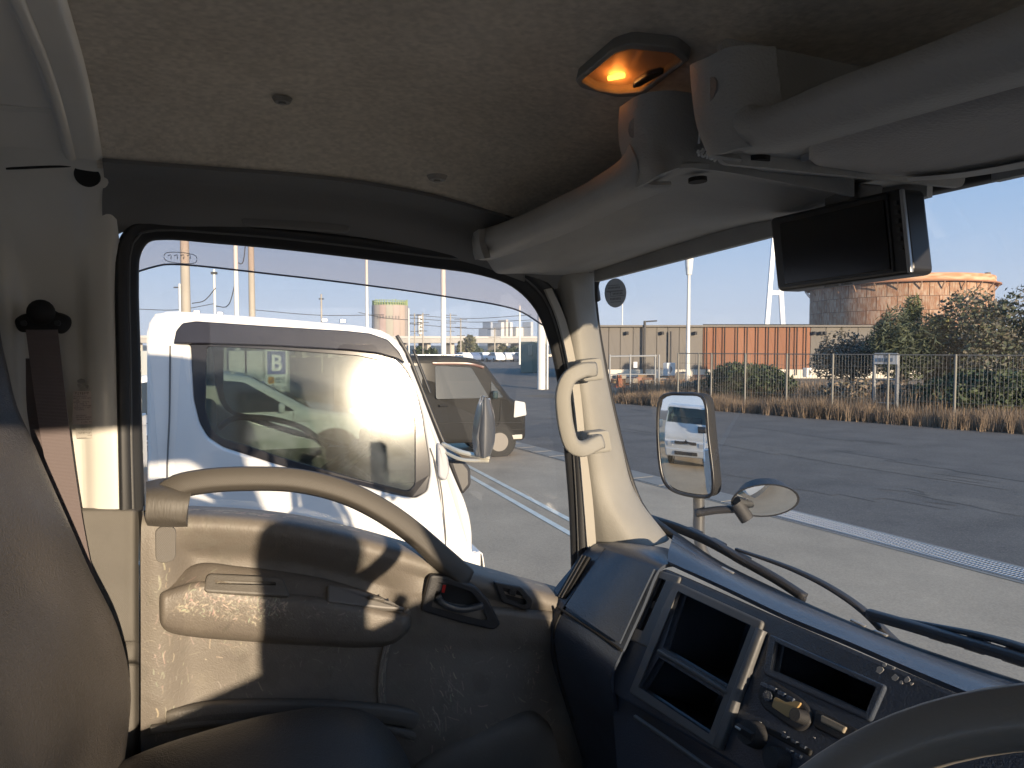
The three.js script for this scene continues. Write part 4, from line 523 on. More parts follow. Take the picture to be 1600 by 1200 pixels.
  // dome lamp
  const yL = (() => { let y = 2.27, p; for (let i = 0; i < 8; i++) { p = PY(985, 112, y); y = roofY(p.x, p.z); } return y - 0.014; })(), rc0 = (() => { let y = 2.27, p; for (let i = 0; i < 8; i++) { p = PY(985, 112, y); y = roofY(p.x, p.z); } return p; })(), rn = V(-(roofY(rc0.x + 0.02, rc0.z) - roofY(rc0.x - 0.02, rc0.z)) / 0.04, 1, -(roofY(rc0.x, rc0.z + 0.02) - roofY(rc0.x, rc0.z - 0.02)) / 0.04).normalize(),
    Y = (l, y = yL) => l.map(([a, b]) => PP(a, b, rc0.clone().addScaledVector(rn, y - yL - 0.004), rn)), lam = thing('dome_lamp', 'lit amber dome lamp in a dark frame on the headliner', 'lamp', PY(985, 112, yL));
  const lo = [[898, 126], [907, 138], [965, 153], [1004, 151], [1079, 93], [1055, 75], [985, 68], [956, 77]], li = [[908, 128], [933, 142], [966, 147], [1000, 144], [1066, 97], [1051, 84], [985, 77], [962, 84]];
  obj('frame', plate(Y(lo, yL - 0.008), { r: 0.006, thick: 0.024, bevel: 0.0015, seg: 3, holes: [Y(li, yL - 0.008)], hr: 0.004 }), M([0.17, 0.165, 0.155], 0.5), lam);
  obj('reflector', plate(Y(li, yL + 0.001), { r: 0.004, thick: 0.003, bevel: 0 }), M([0.50, 0.43, 0.37], 0.3), lam);
  const lens = obj('lens', plate(Y(li, yL - 0.006), { r: 0.006, thick: 0.0015, bevel: 0 }), M([0.95, 0.78, 0.62], 0.12, { phys: true, transmission: 0.9, thickness: 0, ior: 1.45 }), lam);
  obj('switch', plate(Y([[988, 139], [1000, 137], [1038, 116], [1030, 113], [1010, 118], [988, 133]], yL - 0.010), { r: 0.003, thick: 0.006 }), m.black, lam);
  const bp = Y([[963, 120]], yL - 0.002)[0], bm = M([0.8, 0.5, 0.2], 0.5, { emissive: col(1, 0.42, 0.08), emissiveIntensity: 4 });
  const bd = Y([[978, 117]], yL - 0.002)[0].sub(bp).normalize();
  obj('bulb', bar(bp.clone().addScaledVector(bd, -0.009), bp.clone().addScaledVector(bd, 0.009), 0.0025, 12), bm, lam);
  const pl = new THREE.PointLight(col(1, 0.5, 0.15), 0.0014, 3, 2); pl.position.copy(bp).sub(lam.position); pl.castShadow = true; pl.shadow.radius = 0.3; lam.add(pl); pl.name = 'bulb_light';
}
// ------------------------------------------------------------------ passenger seat
{
  const S = thing('passenger_seat', 'passenger seat in worn dark leatherette with corded seam, at the left edge', 'seat', V(-0.8, 0.9, 0));
  // backrest: outline of its right-hand edge, swept across the seat
  const prof = [[-44, 452, 0], [-28, 480, 1], [-10, 560, 2], [10, 640, 3], [30, 684, 4], [60, 752, 5], [96, 832, 6], [126, 900, 7], [168, 985, 8], [188, 1072, 9], [186, 1130, 10], [176, 1210, 11], [160, 1330, 12]];
  const far = prof.map(([a, b]) => PX(a, b, -1.07));
  const rowsB = [far.map(p => p.clone().add(V(-0.035, -0.006, 0.09))), far.map(p => p.clone().add(V(-0.018, -0.002, 0.02))), far, far.map(p => p.clone().add(V(0.045, 0.004, 0.008))), far.map(p => p.clone().add(V(0.12, 0.006, 0.03))), far.map(p => p.clone().add(V(0.25, 0.008, 0.046))), far.map(p => p.clone().add(V(0.36, 0.004, 0.04))), far.map(p => p.clone().add(V(0.44, -0.004, 0.06))), far.map(p => p.clone().add(V(0.46, -0.01, 0.14)))];
  rowsB.forEach((r, k) => { if (k > 2 && k < 8) r.forEach((p, i) => { p.z += 0.006 * Math.sin(i * 1.7 + k * 2.3) * Math.sin(i * 0.6 + k); }); });
  const bk = obj('backrest', patch(rowsB, { nu: 60, nv: 6, thick: 0.012 }), m.seat, S);
  // corded seam and inner facing
  const seam = rowsB[4].map((p, i) => p.clone().lerp(rowsB[5][i], Math.max(0, Math.min(1, 0.95 - (i - 7) * 0.17))).add(V(0, 0.001, -0.004)));
  obj('corded_seam', sweep(seam.slice(6), 0.0035, { n: 50 }), M([0.30, 0.31, 0.33], 0.7, { bumpMap: T.weave, bumpScale: 0.001 }), bk);
  const st = []; const sp = curve(seam.slice(6), 60); for (let i = 0; i < 60; i++) { const d = sp[i + 1].clone().sub(sp[i]); st.push(bar(sp[i].clone().add(V(0.004, 0.002, 0)), sp[i].clone().addScaledVector(d, 0.5).add(V(-0.004, 0.002, -0.002)), 0.0012, 5)); }
  obj('stitching', st, M([0.40, 0.41, 0.43], 0.7), bk).userData.kind = 'stuff';
  // cushion
  const sil = [[120, 1222], [175, 1196], [240, 1168], [320, 1142], [420, 1116], [520, 1104], [575, 1113], [618, 1152], [640, 1196], [648, 1250]].map(q => PX(...q, -1.06));
  const rowsC = [sil.map(p => p.clone().add(V(-0.05, -0.12, 0))), sil.map(p => p.clone().add(V(-0.03, -0.03, 0))), sil, sil.map(p => p.clone().add(V(0.05, 0.000, 0))), sil.map(p => p.clone().add(V(0.12, -0.02, -0.005))), sil.map(p => p.clone().add(V(0.26, -0.032, -0.01))), sil.map(p => p.clone().add(V(0.42, -0.03, -0.01))), sil.map(p => p.clone().add(V(0.5, -0.06, 0))), sil.map(p => p.clone().add(V(0.52, -0.16, 0)))];
  obj('cushion', patch(rowsC, { nu: 40, nv: 6, thick: -0.01 }), m.seat, S);
  obj('seat_base', box(0.46, 0.35, 0.42, -0.82, 1.07, -0.06, 0.03), m.dark, S);
}
// ------------------------------------------------------------------ outside mirrors and wipers
{
  const Mi = thing('side_mirror', 'tall black side mirror on a stay outside the windscreen, showing parked trucks', 'mirror', PX(1085, 900, -1.40));
  const C0 = PX(1070, 693, -1.42), dv = C0.clone().sub(EYE).normalize(), ref = V(-0.10, -0.13, 1).normalize(), n = ref.clone().sub(dv).normalize();
  const out = [[1031, 620], [1040, 614], [1068, 613], [1096, 616], [1103, 627], [1108, 680], [1116, 762], [1112, 777], [1082, 778], [1046, 766], [1034, 748], [1026, 660]];
  const pl = (l, off = 0) => l.map(([a, b]) => PP(a, b, C0.clone().addScaledVector(n, off), n)), mid = out.reduce((s, q) => [s[0] + q[0] / out.length, s[1] + q[1] / out.length], [0, 0]);
  const shr = k => out.map(([a, b]) => [mid[0] + (a - mid[0]) * k, mid[1] + (b - mid[1]) * k]);
  obj('housing', plate(pl(out), { r: 0.012, thick: 0.05, bevel: 0.02, seg: 4, lift: 0 }), m.blackMat, Mi);
  // convex glass
  const ring = pl(shr(0.93), 0.010), cen = pl([mid], 0.010)[0], rows = []; for (let k = 0; k <= 6; k++) rows.push(curve([...ring, ring[0]], 48).map(p => { const q = cen.clone().lerp(p, 0.02 + 0.98 * k / 6), d = q.distanceTo(cen); return q.addScaledVector(n, -d * d / (2 * 1.3)); }));
  obj('mirror_glass', patch(rows, { nu: 48, nv: 2 }), m.mirror, Mi);
  obj('rim', sweep(pl(shr(0.965), 0.006), 0.004, { closed: true, n: 60, up: n }), m.black, Mi);
  const stay = [[1084, 760], [1085, 800], [1085, 840], [1092, 868], [1112, 892], [1140, 905]].map(([a, b], i) => PX(a, b, -1.41 + i * 0.02).addScaledVector(n, -0.02));
  obj('stay', sweep(stay, 0.013, { n: 24, up: V(1, 0, 0) }), M([0.07, 0.07, 0.072], 0.45), Mi);
  const Ro = thing('round_mirror', 'small round convex mirror on an arm beside the tall side mirror', 'mirror', PX(1195, 783, -1.30));
  const rc = PX(1195, 783, -1.30), te = EYE.clone().sub(rc).normalize(), side = V(0, 1, 0).cross(te).normalize(), n2 = te.clone().multiplyScalar(Math.cos(0.92)).addScaledVector(V(0, -1, 0), Math.sin(0.92)).addScaledVector(side, 0.12).normalize();
  obj('housing', disc(rc.clone().addScaledVector(n2, -0.014), n2, 0.052, 0.028, 32, 0.073), m.dark, Ro);
  const g = new THREE.SphereGeometry(0.16, 28, 10, 0, Math.PI * 2, 0, Math.asin(0.068 / 0.16)); g.translate(0, -Math.cos(Math.asin(0.068 / 0.16)) * 0.16, 0); g.applyQuaternion(new THREE.Quaternion().setFromUnitVectors(V(0, 1, 0), n2)); g.translate(rc.x, rc.y, rc.z);
  obj('mirror_glass', g, m.mirror, Ro);
  obj('arm', [sweep([PX(1088, 802, -1.385), PX(1120, 797, -1.36), PX(1160, 795, -1.325)], 0.009, { n: 10 }), bar(PX(1150, 786, -1.33), PX(1168, 812, -1.315), 0.016, 10)], m.dark, Ro);
  const dm = thing('driver_side_mirror', 'driver side mirror outside the cab beyond the frame, placed for its shadow on the passenger door', 'mirror', V(0.60, 1.8, -0.42));  // unseen; set further back than usual to shade the passenger door trim
  const db = box(0.24, 0.26, 0.08, 0, 0, 0, 0.03); db.rotateY(0.65); db.translate(0.60, 1.89, -0.375); obj('housing', db, m.dark, dm); obj('stay', bar(V(0.60, 1.80, -0.42), V(0.44, 1.55, -0.6), 0.012), m.dark, dm);
  const wp = (label, blade, arm) => {
    const W = thing('wiper', label, 'wiper', PW(...blade[Math.floor(blade.length / 2)], -0.03));
    const b = obj('blade', [sweep(blade.map(([a, c]) => PW(a, c, -0.028)), [0.015, 0.013], { n: 40 }), sweep(blade.map(([a, c]) => PW(a, c + 5, -0.024)), [0.007, 0.010], { n: 40 })], m.dark, W);
    for (const t of [0.3, 0.45, 0.6]) { const c = curve(blade.map(([a, d]) => PW(a, d, -0.036)), 40), k = Math.floor(t * 40); obj('blade_joint', sweep([c[k], c[k + 2], c[k + 3]], [0.022, 0.018], { n: 3 }), m.black, b); }
    obj('arm', sweep(arm.map(([a, c]) => PW(a, c, -0.042)), [0.012, 0.008], { n: 30, scale: t => 0.6 + 0.9 * t }), m.dark, W);
  };
  wp('black wiper at the left of the windscreen, below the tall mirror', [[1008, 807], [1060, 824], [1110, 846], [1160, 874], [1210, 902], [1258, 933]], [[1150, 858], [1240, 890], [1300, 920], [1350, 955], [1395, 1000], [1440, 1040]]);
  wp('black wiper at the right of the windscreen, above the steering wheel', [[1357, 958], [1420, 976], [1500, 1000], [1600, 1030], [1760, 1082]], [[1400, 966], [1460, 978], [1540, 995], [1620, 1020], [1700, 1060], [1760, 1110]]);
}
// ------------------------------------------------------------------ ground
const gm = {
  asphalt: M([0.196, 0.168, 0.137], 0.9, { map: T.asphalt, bumpMap: T.asphalt, bumpScale: 0.004 }),
  patch: M([0.182, 0.157, 0.129], 0.9, { map: T.asphalt }), dust: M([0.218, 0.187, 0.150], 0.92, { map: T.asphalt }),
  concrete: M([0.55, 0.435, 0.305], 0.88, { map: T.concrete, bumpMap: T.concrete, bumpScale: 0.002 }),
  curb: M([0.34, 0.315, 0.275], 0.85, { map: resize(T.concrete, 1.3) }), galv: M([0.55, 0.56, 0.57], 0.45, { metalness: 0.7 }),
  white: M([0.75, 0.75, 0.73], 0.6, { map: resize(T.mottle, 0.8) }), pole: M([0.50, 0.46, 0.40], 0.8, { map: resize(T.concrete, 1) }), polePale: M([0.62, 0.62, 0.60], 0.6), wire: M([0.05, 0.05, 0.05], 0.6),
  tyre: M([0.02, 0.02, 0.02], 0.85), rim: M([0.5, 0.5, 0.5], 0.35, { metalness: 0.8 }), carGlass: M([0.02, 0.026, 0.03], 0.04, { phys: true, clearcoat: 1, clearcoatRoughness: 0.03 }),
  lampGlass: M([0.5, 0.5, 0.5], 0.1), bark: M([0.13, 0.105, 0.08], 0.9),
};
const flat = (pts, y) => { const s = new THREE.Shape(pts.map(([x, z]) => new THREE.Vector2(x, -z))), g = new THREE.ShapeGeometry(s); g.rotateX(-Math.PI / 2); g.translate(0, y, 0); return g; };
const drainZ = x => -5.56 - 0.146 * (x + 10);
{
  struct('ground', flat([[-1500, -1500], [1500, -1500], [1500, 1500], [-1500, 1500]], 0), gm.asphalt);
  struct('concrete_apron', flat([[-60, drainZ(-60)], [40, drainZ(40)], [40, 40], [-60, 40]], 0.004), gm.concrete);
  // patched strips of newer asphalt
  const dr = new THREE.Vector2(1, -0.146).normalize(), strip = (x0, x1, o0, o1, y, mat) => flat([[x0, drainZ(x0) + o0], [x1, drainZ(x1) + o0], [x1, drainZ(x1) + o1], [x0, drainZ(x0) + o1]], y);
  for (const [x, z, rx, rz, mt, a] of [[-13, -9.3, 6.5, 0.5, 0, 0.14], [-7, -11.2, 4.2, 0.45, 1, 0.14], [-16, -12.0, 5, 0.6, 1, 0.1], [-9, -7.6, 2.4, 0.7, 1, 0.2], [-20, -8.2, 6, 0.7, 0, 0.1], [-5.5, -8.9, 2.2, 0.35, 0, 0.15]]) { const l = []; for (let i = 0; i < 44; i++) { const t = i / 44 * 6.283, k = rr(0.72, 1.1), ux = Math.cos(t) * rx * k, uz = Math.sin(t) * rz * k; l.push([x + ux * Math.cos(a) + uz * Math.sin(a), z - ux * Math.sin(a) + uz * Math.cos(a)]); } struct(mt ? 'asphalt_patch' : 'dust_patch', flat(l, 0.004 + 0.0005 * rnd()), mt ? gm.patch : gm.dust); }
  const d = thing('drain_channel', 'long concrete drain channel with steel grating crossing in front of the cab', 'drain', V(-8, 0, -5.9));
  obj('channel_edge', [strip(-46, 14, -0.06, -0.16, 0.009), strip(-46, 14, 0.36, 0.30, 0.009)], gm.curb, d);
  for (let x = -22; x < -7.2; x += 0.62) { const l = 0.6, z = drainZ(x + l / 2) + 0.12, g = box(l, 0.03, 0.40, 0, 0, 0, 0.006); g.rotateY(0.145); g.translate(x + l / 2, 0.004, z); obj('concrete_lid', g, gm.curb, d); }
  obj('channel_floor', strip(-7.2, 12, -0.06, 0.30, 0.007), gm.wire, d);
  const sl = [], fr = []; for (let x = -7.2; x < 2; x += 0.033) { const z = drainZ(x); sl.push(beam(V(x, 0.016, z - 0.05), V(x + 0.05, 0.016, z + 0.29), 0.009, 0.014)); }
  for (const o of [-0.05, 0.03, 0.12, 0.20, 0.29]) fr.push(beam(V(-7.2, 0.018, drainZ(-7.2) + o), V(2, 0.018, drainZ(2) + o), 0.010, 0.014));
  obj('grating', [sl, fr], gm.galv, d).userData.kind = 'stuff';
  const ln = thing('ground_marking', 'pair of worn pale lines painted on the concrete beyond the neighbouring truck', 'road marking', V(-10, 0, -3.3));
  for (const o of [0, 0.26]) obj('painted_line', flat([[-13.5, -3.22 + o - 0.02], [-6.3, -3.40 + o], [-6.3, -3.32 + o], [-13.5, -3.14 + o - 0.02]], 0.009), M([0.75, 0.73, 0.62], 0.5, { map: resize(T.mottle, 0.6) }), ln);
}
// ------------------------------------------------------------------ light trucks
const NX = -3.6, tilt = y => Math.max(0, y - 1.25) * Math.tan(6.65 * Math.PI / 180);
const PN = (px, py) => { let x = NX, p; for (let i = 0; i < 5; i++) { p = PX(px, py, x); x = NX - tilt(p.y); } return p; };
const truck = thing('parked_truck', 'white parked truck cab close beside the passenger window', 'truck', V(NX, 0, 0), 'white parked trucks');
{
  const W = 1.70, side = (l) => l.map(q => q.isVector3 ? q : PN(...q)), toFlat = p => V(NX, p.y, p.z);
  const lean = g => { const p = g.attributes.position; for (let i = 0; i < p.count; i++) { const s = (p.getX(i) - (NX - W / 2)) / (W / 2); p.setX(i, p.getX(i) - s * tilt(p.getY(i))); } g.computeVertexNormals(); return g; };
  const prof = [...side([[230, 760], [229, 560], [230, 512], [238, 493], [256, 487], [330, 490], [430, 497], [520, 505], [584, 513], [612, 524], [630, 545], [650, 592], [670, 645], [690, 697], [712, 750], [730, 792], [738, 832], [738, 866]]), V(NX, 0.92, -1.08), V(NX, 0.5, -1.08), V(NX, 0.46, -0.98), V(NX, 0.5, 0.2), V(NX, 0.9, 0.46)].map(toFlat);
  const surO = side([[298, 538], [303, 624], [312, 661], [325, 683], [349, 699], [420, 722], [480, 740], [560, 758], [612, 772], [650, 779], [668, 768], [673, 740], [671, 715], [660, 650], [648, 604], [634, 578], [616, 558], [597, 541], [570, 529], [538, 522], [425, 514], [309, 507], [290, 510], [280, 520], [277, 536]]).map(toFlat);
  const glO = side([[323, 541], [321, 640], [328, 667], [344, 685], [387, 697], [440, 715], [560, 749], [639, 768], [649, 757], [649, 661], [641, 612], [628, 582], [606, 566], [560, 556], [467, 549], [387, 544]]).map(toFlat);
  const mir = g => { const h = g.clone(); h.scale(-1, 1, 1); h.translate(2 * NX - W, 0, 0); const i = h.index; if (i) { const a = i.array; for (let k = 0; k < a.length; k += 3) { const t = a[k]; a[k] = a[k + 2]; a[k + 2] = t; } return h; } const p = h.attributes.position, n2 = p.count; for (const at of Object.values(h.attributes)) { const s = at.itemSize, A = at.array; for (let k = 0; k < n2; k += 3) for (let c = 0; c < s; c++) { const t = A[k * s + c]; A[k * s + c] = A[(k + 2) * s + c]; A[(k + 2) * s + c] = t; } } return h; };
  const T9 = V(9, 1, 0), sp = plate(prof, { r: 0.03, thick: 0.05, bevel: 0.016, seg: 5, holes: [surO], hr: 0.02, toward: T9 });
  const wm = m.white, body = obj('cab_body', [lean(norm(sp.clone())), lean(mir(norm(sp)))], wm, truck);
  const band = (l, ins = 0.018) => { const c = curve(l, 30); return lean(norm(patch([c.map(p => p.clone().setX(NX - 0.02)), c.map(p => p.clone().setX(NX - W / 2)), c.map(p => p.clone().setX(NX - W + 0.02))], { nu: 40, nv: 4, thick: 0.006 }))); };
  const shr = prof.map(p => V(p.x, p.y - 0.001, p.z));
  obj('roof_panel', band(shr.slice(0, 11)), wm, body); obj('front_panel', band(shr.slice(13, 21)), wm, body);
  obj('windscreen', band(shr.slice(10, 14)), M([0.6, 0.68, 0.66], 0.01, { phys: true, transmission: 1, thickness: 0, ior: 1.5 }), truck);
  for (const f of [g => g, mir]) {
    const s = obj('window_surround', lean(f(norm(plate(surO.map(p => p.clone()), { r: 0.02, thick: 0.02, bevel: 0.003, holes: [glO], hr: 0.02, toward: T9, lift: -0.006 })))), M([0.016, 0.016, 0.020], 0.10), truck);
    obj('pane', lean(f(norm(plate(glO.map(p => p.clone()), { r: 0.01, thick: 0.004, bevel: 0, toward: T9, lift: -0.014 })))), M([0.58, 0.63, 0.61], 0.075, { phys: true, transmission: 1, thickness: 0, ior: 1.6 }), s);
  }
  const gd = side([[272, 537], [276, 517], [286, 505], [307, 502], [425, 510], [540, 517], [577, 521], [605, 531], [622, 549], [632, 568], [618, 560], [590, 552], [545, 547], [425, 540], [330, 537]]).map(toFlat);
  obj('rain_guard', lean(norm(plate(gd, { r: 0.01, thick: 0.02, bevel: 0.006, toward: T9, lift: 0.03 }))), M([0.030, 0.030, 0.042], 0.06, { map: tex(256, (u, v) => { const s = hash(Math.floor(u * 128), Math.floor(v * 128), 77); return s > 0.985 ? 1 : 0.55 + 0.2 * fbm(u, v, 6, 3, 5); }, { size: 0.4 }) }), truck);
  const seamM = M([0.12, 0.12, 0.12], 0.8);
  for (const sg of [sweep(side([[266, 540], [265, 640], [263, 780]]).concat([V(NX, 0.9, 0.36)]).map(p => p.add(V(0.001, 0, 0))), 0.004, { n: 16 }), sweep(side([[672, 700], [686, 745], [693, 800], [695, 860]]).concat([V(NX, 0.9, -0.85)]).map(p => p.add(V(0.001, 0, 0))), 0.004, { n: 16 })]) obj('door_seam', sg, seamM, body);
  for (const sg of [sweep(side([[619, 527], [636, 556], [654, 600], [676, 656], [697, 706]]).map(p => p.add(V(-0.04, 0.01, -0.01))), [0.02, 0.02], { n: 20 }), sweep(side([[636, 552], [652, 594], [662, 620]]).map(p => p.add(V(0.02, 0.02, -0.03))), 0.008, { n: 12 })]) obj('windscreen_trim', sg, m.seal, body);
  for (const x of [306, 343, 508, 537]) { const p = PN(x, 491 + (x - 306) * 0.06); obj('roof_bolt', box(0.03, 0.02, 0.03, p.x - 0.05, p.y + 0.012, p.z, 0.004), m.steel, body); }
  obj('corner_deflector', lean(norm(plate(side([[682, 690], [697, 700], [702, 735], [696, 752], [684, 745]]).map(toFlat), { r: 0.02, thick: 0.03, bevel: 0.01, toward: T9, lift: 0.02 }))), M([0.30, 0.31, 0.34], 0.5), body);
  obj('step_guard', lean(norm(plate(side([[704, 722], [722, 712], [741, 735], [742, 762], [728, 778]]).map(toFlat), { r: 0.02, thick: 0.3, bevel: 0.02, toward: T9, lift: -0.06 }))), m.dark, truck);
  // mirror on its stay
  const ms = obj('mirror_housing', patch([[[752, 617], [744, 640], [738, 680], [741, 712]], [[757, 620], [756, 650], [755, 690], [756, 716]], [[764, 624], [770, 655], [770, 690], [764, 713]], [[766, 622], [773, 655], [772, 692], [764, 715]]].map((l, k) => l.map(([a, b]) => PX(a, b, NX + [0.16, 0.28, 0.26, 0.12][k]))), { nu: 20, nv: 6, thick: 0.02 }), M([0.05, 0.055, 0.065], 0.5, { phys: true, clearcoat: 1, clearcoatRoughness: 0.04 }), truck);
  obj('mirror_face', patch([[[752, 618], [744, 640], [738, 680], [741, 711]].map(([a, b]) => PX(a + 1, b, NX + 0.15)), [[757, 621], [756, 650], [755, 690], [756, 715]].map(([a, b]) => PX(a - 1, b, NX + 0.272))], { nu: 16, nv: 3, thick: -0.004 }), m.mirror, ms);
  obj('mirror_stay', [sweep([PN(692, 694), PX(720, 706, NX + 0.1), PX(765, 716, NX + 0.2)], 0.012, { n: 14 }), sweep([PN(694, 706), PX(722, 718, NX + 0.1), PX(764, 720, NX + 0.2)], 0.009, { n: 14 })], M([0.6, 0.58, 0.5], 0.3, { metalness: 0.4 }), truck);
  // cab inside
  const im = M([0.13, 0.125, 0.11], 0.7), c = NX - W / 2;
  obj('seat', [box(0.5, 0.62, 0.14, c + 0.38, 1.36, 0.38, 0.05), box(0.5, 0.14, 0.48, c + 0.38, 1.10, 0.0, 0.05)], im, truck); obj('seat', [box(0.8, 0.62, 0.14, c - 0.33, 1.36, 0.38, 0.05), box(0.8, 0.14, 0.48, c - 0.33, 1.10, 0.0, 0.05)], im, truck);
  obj('dashboard', [box(1.5, 0.36, 0.32, c, 1.18, -0.72, 0.06), box(0.2, 0.16, 0.05, c + 0.02, 1.42, -0.58, 0.02)], M([0.07, 0.072, 0.07], 0.6), truck);
  { const o = V(c + 0.38, 1.36, -0.40); obj('steering_wheel', [sweep(Array.from({ length: 20 }, (_, i) => o.clone().add(V(0.19 * Math.cos(i * 0.314), 0.10 * Math.sin(i * 0.314), -0.16 * Math.sin(i * 0.314)))), 0.014, { closed: true, n: 40, up: V(0, 0.8, 0.5) }), bar(o, o.clone().add(V(0, -0.2, -0.25)), 0.03)], m.dark, truck); }
  obj('inner_panel', [box(0.02, 0.55, 1.1, NX - 0.08, 1.02, -0.30, 0), box(0.02, 0.55, 1.1, NX - W + 0.08, 1.02, -0.30, 0)], im, truck);
  obj('arched_rail', sweep([V(NX - W + 0.10, 1.46, 0.30), V(NX - W + 0.1, 1.52, 0.22), V(NX - W + 0.1, 1.52, 0.0), V(NX - W + 0.1, 1.44, -0.25), V(NX - W + 0.1, 1.30, -0.42)], 0.02, { n: 20 }), m.dark, truck);
  obj('licence_label', plate([[618, 734], [640, 735], [640, 744], [618, 743]].map(q => PX(...q, NX - 0.5)), { thick: 0.002, bevel: 0, r: 0.002 }), M([0.55, 0.62, 0.66], 0.5), truck);
  // chassis, bed and wheels
  obj('bumper', box(1.66, 0.28, 0.18, c, 0.53, -1.05, 0.05), M([0.55, 0.55, 0.54], 0.5), truck);
  for (const s of [-1, 1]) obj('headlight', box(0.26, 0.16, 0.06, c + s * 0.62, 0.80, -1.09, 0.03), gm.lampGlass, truck);
  obj('grille', box(0.86, 0.10, 0.06, c, 0.86, -1.12, 0.02), m.dark, truck); obj('lower_grille', box(0.9, 0.12, 0.05, c, 0.52, -1.14, 0.02), m.dark, truck);
  obj('chassis', [box(0.1, 0.16, 4.6, c - 0.38, 0.56, 1.6, 0), box(0.1, 0.16, 4.6, c + 0.38, 0.56, 1.6, 0)], m.blackMat, truck);
  const bed = obj('flatbed', box(1.74, 0.10, 3.2, c, 0.85, 2.35, 0.01), M([0.5, 0.51, 0.52], 0.5), truck);
  for (const s of [-1, 1]) obj('side_board', box(0.035, 0.38, 3.2, c + s * 0.87, 1.07, 2.35, 0.01), m.white, bed); obj('tail_board', box(1.7, 0.38, 0.035, c, 1.07, 3.93, 0.01), m.white, bed); obj('head_board', box(1.7, 0.7, 0.05, c, 1.22, 0.78, 0.01), m.white, bed);
  for (const [x, z] of [[c - 0.72, -0.45], [c + 0.72, -0.45], [c - 0.70, 2.9], [c + 0.70, 2.9]]) { const w = obj('wheel', disc(V(x, 0.36, z), V(1, 0, 0), 0.36, 0.2, 28), gm.tyre, truck); obj('rim', disc(V(x, 0.36, z), V(1, 0, 0), 0.2, 0.215, 20), gm.rim, w); }
}
copy(truck, V(-1.25, 0, 6.9), 'white truck facing forward, nearest one reflected in the side mirror');
copy(truck, V(-1.5, 0, 12.4), 'white truck second in the row, reflected behind the nearest one in the side mirror');
copy(truck, V(-4.6, 0, 8.5), 'white truck at the outer edge of the side mirror reflection');
{
  const o = thing('own_flatbed', 'pale flatbed of the truck the photo is taken from, seen in the side mirror', 'truck bed', V(XC, 0.8, 2.5));
  const b = obj('bed_floor', box(1.9, 0.10, 3.4, XC, 0.95, 2.55, 0.01), M([0.4, 0.41, 0.42], 0.6), o);
  for (const s of [-1, 1]) obj('side_board', box(0.035, 0.38, 3.4, XC + s * 0.95, 1.18, 2.55, 0.01), m.white, b);
  obj('head_board', box(1.9, 0.5, 0.05, XC, 1.24, 0.86, 0.01), m.white, b); obj('chassis', box(0.9, 0.2, 5, XC, 0.65, 1.8, 0), m.blackMat, o);
  for (const [x, z] of [[-1.1, 2.9], [0.26, 2.9], [-1.1, -0.3], [0.26, -0.3]]) obj('wheel', disc(V(x, 0.38, z), V(1, 0, 0), 0.38, 0.22, 28), gm.tyre, o);
}
// ------------------------------------------------------------------ cars
function car(name, label, cat, base, o, group) {             // front towards -z; its right side shows
  const c = thing(name, label, cat, base, group), W = o.W, belt = o.belt, H = o.H;
  const sh = p => V(base.x, base.y + p[1], base.z + p[0]);
  const tap = g => { g = norm(g); const p = g.attributes.position; for (let i = 0; i < p.count; i++) { const k = 1 - o.taper * Math.max(0, (p.getY(i) - base.y - belt) / (H - belt)), nose = 1 - 0.06 * Math.max(0, 0.5 - (p.getZ(i) - base.z)) / 0.5; p.setX(i, base.x - W / 2 + (p.getX(i) - base.x + W / 2) * k * nose); } g.computeVertexNormals(); return g; };
  const body = obj('body', tap(plate(o.prof.map(sh), { r: o.round || 0.08, thick: W, bevel: 0.09, seg: 5, toward: V(1e4, 0, 0) })), o.mat, c);
  for (const w of o.windows) for (const s of [0, 1]) obj('window', tap(plate(w.map(sh), { r: 0.05, thick: 0.012, bevel: 0.003, toward: V(1e4, 0, 0), lift: s ? -W + 0.006 : 0.006 })), gm.carGlass, c);
  if (o.glass) obj('windscreen', plate([[o.glass[0], -0.12], [o.glass[0], W - 0.12], [o.glass[1], W - 0.2], [o.glass[1], 0.2 - 0.0]].map(([q, t], i) => V(base.x - (i === 0 ? 0.1 : i === 1 ? W - 0.1 : i === 2 ? W - 0.2 : 0.2), base.y + q[1], base.z + q[0])), { r: 0.04, thick: 0.01, toward: V(base.x, 9, base.z - 9), lift: 0.006 }), gm.carGlass, c);
  for (const z of o.wheels) for (const s of [0, 1]) { const x = base.x - (s ? W - 0.10 : 0.10); const w = obj('wheel', disc(V(x, base.y + o.wr, base.z + z), V(1, 0, 0), o.wr, 0.2, 28), gm.tyre, c); obj('rim', [disc(V(x, base.y + o.wr, base.z + z), V(1, 0, 0), o.wr * 0.62, 0.208, 20)], o.rimMat || gm.rim, w); if (!o.simple) obj('wheel_arch', disc(V(x - 0.002, base.y + o.wr * 1.05, base.z + z), V(1, 0, 0), o.wr * 1.18, 0.184, 28), m.blackMat, c); }
  for (const s of [0, 1]) obj('headlight', tap(plate(o.lamp.map(sh), { r: 0.03, thick: 0.012, toward: V(1e4, 0, 0), lift: s ? -W + 0.007 : 0.007 })), gm.lampGlass, c);
  if (!o.simple) {
    const sm = M([0.03, 0.03, 0.03], 0.8);
    obj('door_seam', o.seams.map(l => tap(sweep(l.map(sh).map(p => p.add(V(0.001, 0, 0))), 0.006, { n: 8 }))), sm, c);
    for (const h of o.handles) obj('door_handle', tap(box(0.03, 0.035, 0.16, base.x + 0.012, base.y + h[1], base.z + h[0], 0.012)), o.mat, c);
    obj('wing_mirror', box(0.16, 0.15, 0.10, base.x + 0.06, base.y + o.mirror[1], base.z + o.mirror[0], 0.04), o.mirMat || o.mat, c);
  }
  return c;
}
